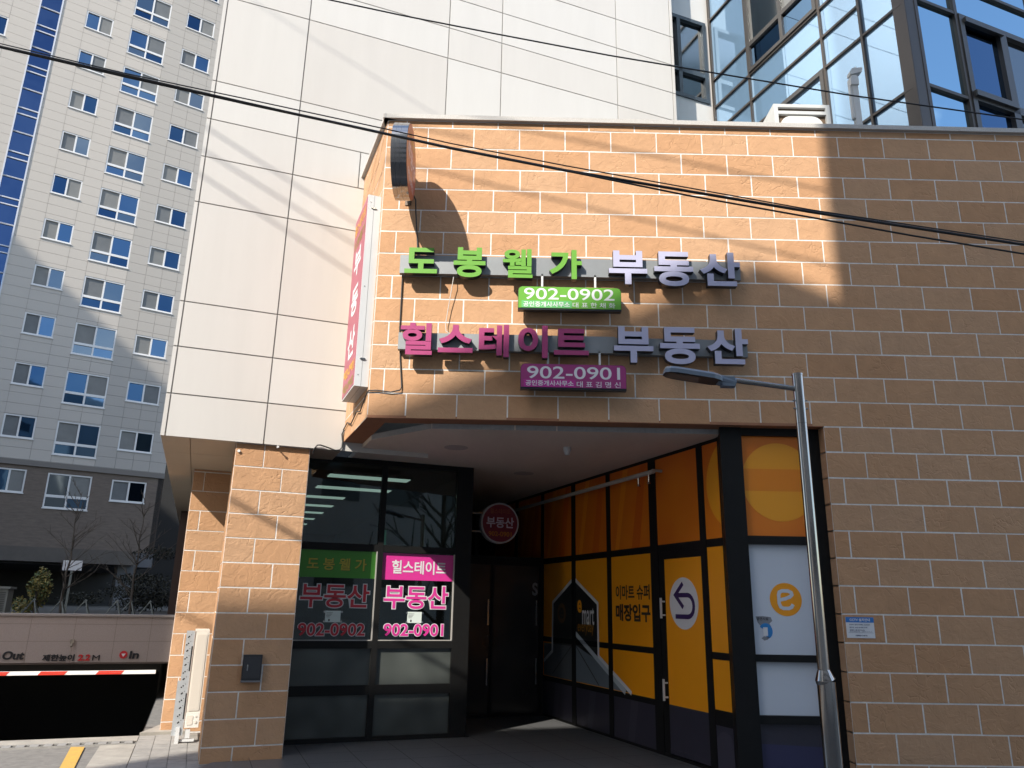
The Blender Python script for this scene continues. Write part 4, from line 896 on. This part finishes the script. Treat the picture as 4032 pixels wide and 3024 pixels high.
bare_tree('bare_tree', 'thin bare tree in the garden nearest the stone pillar', W(-2.2, 12, 1.42), 2.9, 9, grp='bare garden trees')
# tripod tree stakes
STK = mat('weathered_stake', (.17, .18, .16), .8, var=.2, vscale=12)
t0 = None
for i, (u, v, sc_) in enumerate(((-3.2, 11.8, 1), (-2.5, 11.8, 1), (-3.75, 12, 1), (-2.2, 12, 1.02), (-4.3, 11.8, 1), (-1.75, 11.8, .98))):
    b = MB(); c = W(u, v, 1.42)
    for a in (200, 320, 80): b.tube([c+Vector((.24*math.cos(R(a)), .24*math.sin(R(a)), 0)), c+Vector((0, 0, .36*sc_))], .014, 6)
    b.tube([c+Vector((-.02, 0, .31)), c+Vector((.02, 0, .36))], .03, 8)
    o = b.build('tree_stake', STK); tag(o, ('tripod of wooden stakes between the two bare garden trees, left one', 'tripod of wooden stakes between the two bare garden trees, right one', 'tripod of wooden stakes tied round the left bare tree', 'tripod of wooden stakes tied round the bare tree nearest the pillar', 'tripod of wooden stakes at the far left of the garden', 'tripod of wooden stakes at the right end of the garden')[i], 'tree stakes', 'tripod tree stakes in the garden')
def leaf_bush(name, label, c, r, n, seed, mats_, trunk=True):
    rt = random.Random(seed); t = thing(name, label, 'bush', c); lf = MB()
    cl = [(Vector((rt.gauss(0, .42), rt.gauss(0, .42), rt.gauss(0, .42))), rt.uniform(.25, .5)) for _ in range(9)]
    for _ in range(n):
        k, rr = rt.choice(cl); d = Vector((rt.gauss(0, 1), rt.gauss(0, 1), rt.gauss(0, 1))).normalized()*rr*rt.random()**.4
        p = Vector(c)+Vector(((k.x+d.x)*r[0], (k.y+d.y)*r[1], r[2]+(k.z+d.z)*r[2])); a = Vector((rt.gauss(0, 1), rt.gauss(0, 1), rt.gauss(0, 1))).normalized(); e = a.orthogonal().normalized(); s = rt.uniform(.025, .055)
        lf.face([p-a*s, p+e*s*.5, p+a*s, p-e*s*.5], rt.randrange(len(mats_)))
    lf.build('leaves', mats_, t)
    if trunk: b = MB(); b.tube([Vector(c), Vector(c)+Vector((0, 0, r[2]))], .02, 6); b.build('stem', mat('grey_bark', (.075, .06, .047), .9), t)
    return t
LF = [mat('olive_leaf', (.12, .10, .025), .7), mat('green_leaf', (.07, .10, .03), .7), mat('yellow_leaf', (.26, .20, .05), .7)]
leaf_bush('leafy_bush', 'small olive and yellow leafed bush lit by the sun in the dark garden', W(-4.55, 13.5, 1.42), (.45, .4, .62), 1500, 3, LF)
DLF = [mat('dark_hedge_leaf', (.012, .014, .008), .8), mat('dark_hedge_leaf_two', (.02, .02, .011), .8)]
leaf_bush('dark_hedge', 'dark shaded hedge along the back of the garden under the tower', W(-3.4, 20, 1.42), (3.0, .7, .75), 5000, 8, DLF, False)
t = thing('garden_signboard', 'small white board in the dark garden behind the thin bare tree', 'signboard', W(-4.2, 16, 1.42))
b = MB(); b.box(Vpl(16), -4.42, -3.92, 2.60, 2.88, -.03, 0); b.build('board', WHITEP, t); b = MB(); b.box(Vpl(16), -4.2, -4.14, 1.42, 2.6, -.03, -.01); b.build('post', STK, t)
t = thing('utility_cabinet', 'grey green louvred cabinet at the left edge behind the ramp wall', 'cabinet', W(-5.2, 11, 1.42))
b = MB(); b.box(Vpl(11), -6.0, -4.72, 1.42, 2.0, -.6, 0); b.box(Vpl(11), -6.1, -4.68, 2.0, 2.05, -.65, .05); b.build('body', mat('cabinet_paint', (.17, .175, .16), .7), t)
for s0 in (-5.35, -5.03):
    b = MB()
    for i in range(12): b.box(Vpl(11), s0, s0+.27, 1.47+.04*i, 1.485+.04*i, 0, .012)
    b.build('louvre_door', mat('dark_louvre', (.05, .05, .048), .7), t)

# ================================================================== FLOOR-STANDING CONDENSER BY THE PILLAR
t = thing('slim_condenser', 'beige outdoor air conditioner on end beside the sunlit stone pillar with a perforated metal strip', 'air conditioner', W(-.56, 1.7, 0))
BEI = mat('beige_unit_paint', (.66, .61, .54), .45); FC = Vpl(1.6); GALV = mat('galvanised_strip', (.55, .58, .60), .45, metal=.5, var=.08, vscale=20)
b = MB(); b.box(FC, -.645, -.462, .19, 1.425, -.7, 0); b.build('body', BEI, t)
b = MB(); b.prism(FC, rrect(-.625, -.482, .40, 1.385, .02), 0, .007); b.build('embossed_panel', BEI, t)
b = MB(); b.prism(FC, rrect(-.612, -.497, .42, 1.365, .015), .007, .0085); b.build('panel_face', mat('warm_beige_face', (.60, .55, .48), .5), t)
b = MB(); b.box(FC, -.642, -.465, .19, .375, 0, .004); b.build('valve_cover', mat('pale_beige_cover', (.70, .67, .62), .45), t)
b = MB(); b.prism(FC, rrect(-.625, -.545, .225, .345, .02), .004, .009); b.prism(FC, ell(-.51, .33, .013, .013, 16), .004, .010); b.prism(FC, ell(-.512, .26, .02, .02, 18), .004, .012); b.build('valve_fittings', BEI, t)
b = MB(); b.box(FC, -.755, -.65, .10, 1.42, -.015, .012); b.box(FC, -.79, -.755, .10, .78, -.015, .010); b.build('perforated_strip', GALV, t)
b = MB()
for i in range(14):
    z = .17+i*.09
    for q in ((-.735+.01*(i % 2), .010), (-.715, .010), (-.69, .005)): b.prism(FC, ell(q[0], z+(q[0]+.72)*.9, q[1], q[1], 10), .012, .0135)
b.box(FC, -.672, -.655, .9, 1.22, .012, .014); b.box(FC, -.672, -.655, .3, .62, .012, .014); b.build('punched_holes', mat('dark_hole', (.02, .02, .02), .9), t)
b = MB(); b.box(FC, -.74, -.69, .0, .2, -.08, .03); b.box(FC, -.69, -.5, .02, .05, -.05, 0); b.box(FC, -.62, -.56, .06, .17, -.06, -.01); b.build('foot_bracket', WHITEM, t)

# ================================================================== STREET LAMP
LX, LY = 2.525, -2.4
t = thing('street_lamp', 'polished steel street lamp with a flat grey lamp head on a side arm', 'street lamp', (LX, LY, 0))
b = MB(); b.tube([(LX, LY, 1.385), (LX, LY, 3.35)], .0445, 28); b.tube([(LX, LY, 3.352), (LX, LY, 3.775)], .0455, 28); b.tube([(LX, LY, 3.775), (LX, LY, 3.79)], .048, 28); smooth_auto(b.build('pole', CHROME, t), 30)
b = MB(); b.tube([(LX+.01, LY, 0), (LX+.01, LY, 1.30)], .068, 32); b.tube([(LX+.01, LY, 1.30), (LX+.005, LY, 1.312), (LX, LY, 1.385)], [.075, .075, .047], 32); smooth_auto(b.build('base_sleeve', CHROME, t), 30)
b = MB(); b.tube([(LX+.0, LY, 3.655), (1.965, LY, 3.725)], .0235, 18); smooth_auto(b.build('arm', CHROME, t))
FLp = Frame((0, LY, 0), X_, -Y_)
HEAD = mat('blue_grey_lamp_paint', (.15, .19, .24), .4); HEADB = mat('dark_lamp_underside', (.035, .037, .04), .45)
b = MB()
dirh = Vector((-.52, 0, .075)).normalized(); dup = Vector((.075, 0, .52)).normalized()
def hp(l, wd, hh): return Vector((1.86, LY, 3.695))+dirh*l+Vector((0, wd, 0))+dup*hh
out_ = [(.0, .05), (.03, .085), (.08, .105), (.40, .105), (.46, .09), (.495, .05), (.50, 0)]
poly = out_+[(l, -w_) for l, w_ in out_[-2::-1]]
n = len(poly); i = len(b.v)
b.v += [hp(l, w_, 0) for l, w_ in poly]+[hp(l, w_, .035) for l, w_ in poly]+[hp(.02+l*.94, w_*.75, .06) for l, w_ in poly]
b.f += [tuple(range(i+n)[i:i+n])] if False else [tuple(range(i, i+n))]; b.m.append(1); b.r.append(0.)
b.f.append(tuple(range(i+3*n-1, i+2*n-1, -1))); b.m.append(0); b.r.append(0.)
for q in range(n):
    for k in range(2):
        b.f.append((i+k*n+(q+1) % n, i+k*n+q, i+(k+1)*n+q, i+(k+1)*n+(q+1) % n)); b.m.append(0); b.r.append(0.)
hd = b.build('lamp_head', [HEAD, HEADB], t)
b = MB(); pl = [(.19, .06), (.21, .075), (.45, .075), (.475, .055), (.475, -.055), (.45, -.075), (.21, -.075), (.19, -.06)]
b.face([hp(l, w_, -.004) for l, w_ in pl]); b.build('lens', mat('dull_lamp_lens', (.16, .15, .14), .25), hd)
b = MB(); b.tube([hp(-.12, 0, .015), hp(.03, 0, .025)], [.042, .05], 14); b.box(Frame((1.86, LY, 0), X_, -Y_), -.0, .11, 3.66, 3.745, -.04, .04); b.build('neck', HEAD, t)
for z in (3.55, 3.48):
    for s in (-1, 1): b = MB(); b.tube([(LX+s*.04, LY-.01, z), (LX+s*.062, LY-.012, z)], .007, 8); b.build('screw', BRUSHED, t)

# ================================================================== OVERHEAD WIRES
def wire(label, pts, rad, ext=True, sag=0):
    P = [Vector(p) for p in pts]
    if ext: P = [P[0]+(P[0]-P[1]).normalized()*6]+P+[P[-1]+(P[-1]-P[-2]).normalized()*6]
    b = MB(); b.tube(P, rad, 8); return tag(smooth_auto(b.build('overhead_wire', RUBBER), 80), label, 'wire', 'overhead wires across the street front')
wire('thickest black overhead cable bundle crossing in front of the stone wall', [(-4.5, -3, 6.46), (-3.37, -3, 6.19), (-2.27, -3, 5.94), (-1.51, -3, 5.775), (-.5, -3, 5.55), (.48, -3, 5.36), (2.54, -3, 5.02), (4.27, -3, 4.765)], .0125)
wire('thin black overhead wire running just above the thick cable bundle', [(-4.5, -3, 6.495), (-3.37, -3, 6.22), (-2.27, -3, 5.985), (-1.1, -3, 5.73), (-.5, -3, 5.595), (.48, -3, 5.405), (2.54, -3, 5.04), (4.27, -3, 4.79)], .0055)
wire('black overhead wire hanging lowest, drooping away under the thick bundle on the right', [(-4.5, -3.03, 6.45), (-2.27, -3.03, 5.93), (-.5, -3.03, 5.53), (.55, -3.02, 5.33), (1.5, -3, 5.15), (2.53, -3, 4.97), (3.32, -3, 4.83), (4.26, -3, 4.68)], .008)
wire('single thin black overhead wire crossing the cream panels and glass near the top', [(-1.08, -5, 5.225), (-.65, -5, 5.128), (-.1, -5, 5.015), (.56, -5, 4.885), (1.135, -5, 4.787), (1.91, -5, 4.658), (2.91, -5, 4.52)], .0042)
# higher wires, out of view, whose soft shadows cross the panels and the stone
for lab, (xa, za), (xb, zb), rad in (('high overhead wire casting the top shadow line on the stone wall', (-4.69, 8.79), (1.67, 7.50), .0135), ('high overhead wire casting the middle shadow line on the cream panels', (-4.69, 8.43), (-.5, 7.66), .0135),
        ('high overhead wire casting the lowest shadow line on the cream panels', (-4.67, 8.05), (.72, 6.76), .0135), ('topmost overhead wire casting a faint shadow on the cream panels', (-4.45, 11.2), (-2.55, 11.02), .006)):
    t_ = 6.5; f_ = lambda x, z: Vector((x-.7*t_, -t_, z+.95*t_)); a, c = f_(xa, za), f_(xb, zb); d = (c-a)
    e = c if lab.startswith('high overhead wire casting the middle') else c+d*.9
    wire(lab, [a-d*.6, a, c, e], rad, ext=False)

# ================================================================== BUILDINGS ACROSS THE STREET (they shade and reflect)
def windows_on(t_, fr, s0, s1, z0, z1, nx, nz, d):
    for i in range(nx):
        for q in range(nz):
            cx = s0+(s1-s0)*(i+.5)/nx; cz = z0+(z1-z0)*(q+.5)/nz; MB().box(fr, cx-.75, cx+.75, cz-.6, cz+.6, -.05, d).build('window', mat('dark_far_window', (.03, .04, .05), .2), t_)
t = thing('gabled_apartment_block', 'gable roofed apartment block across the street', 'building', (-9, -20, 0))
GY = -18.2; px, pz = 3.05-.7*18.2, 6.0+.95*18.2; ex = -5.05-.7*18.2; ez = pz-.44*(px-ex)
b = MB(); FG2 = Frame((0, GY, 0), -X_, Y_); b.prism(FG2, [(-ex, 0), (-ex, ez), (-px, pz), (-(2*px-ex), ez), (-(2*px-ex), 0)], -14, 0); b.build('wall', mat('pale_render', (.60, .56, .50), .8, var=.05, vscale=1), t)
windows_on(t, FG2, -(2*px-ex)+1, -ex-1, 2, ez-1, 5, 6, .02)
t = thing('street_tower_block', 'tall plain office block across the street', 'building', (4, -15, 0))
b = MB(); FT = Frame((0, -12, 0), -X_, Y_); b.box(FT, -16, 4.33, 0, 26, -6, 0); b.build('wall', mat('grey_render', (.55, .54, .52), .8, var=.05, vscale=1), t)
windows_on(t, FT, -15, 3.3, 1.5, 25, 7, 8, .02)
t = thing('left_shade_block', 'plain tall block added out of view on the left to shade the ramp wall and garden', 'building', (-40, -20, 0))  # unseen block added to shade ramp wall and garden, sides slanted along the sun
b = MB(); b.slab([Vector((-24.2, -18.2, 0)), Vector((-31.2, -28.2, 0)), Vector((-67, -28.2, 0)), Vector((-60, -18.2, 0))], 0, 42); b.build('wall', mat('light_render', (.55, .53, .50), .8), t)
# far slab that shades the lower left of the apartment tower
e1 = Vector((-55.8, -9.09, 0)); de = Vector((.658, -.753, 0)); ne = Vector((-.753, -.658, 0))
t = thing('far_apartment_slab', 'very tall apartment slab far across the street', 'building', e1)
b = MB(); b.box(Frame(e1, de, -ne), -30, 24, 0, 59.36, -8, 0); b.build('wall', mat('far_slab_render', (.45, .44, .42), .8), t)

bare_tree('street_tree', 'big bare street tree on the camera side of the road, mirrored in the office glass', W(6.7, -13.0, 0), 8.5, 21, thick=.16)
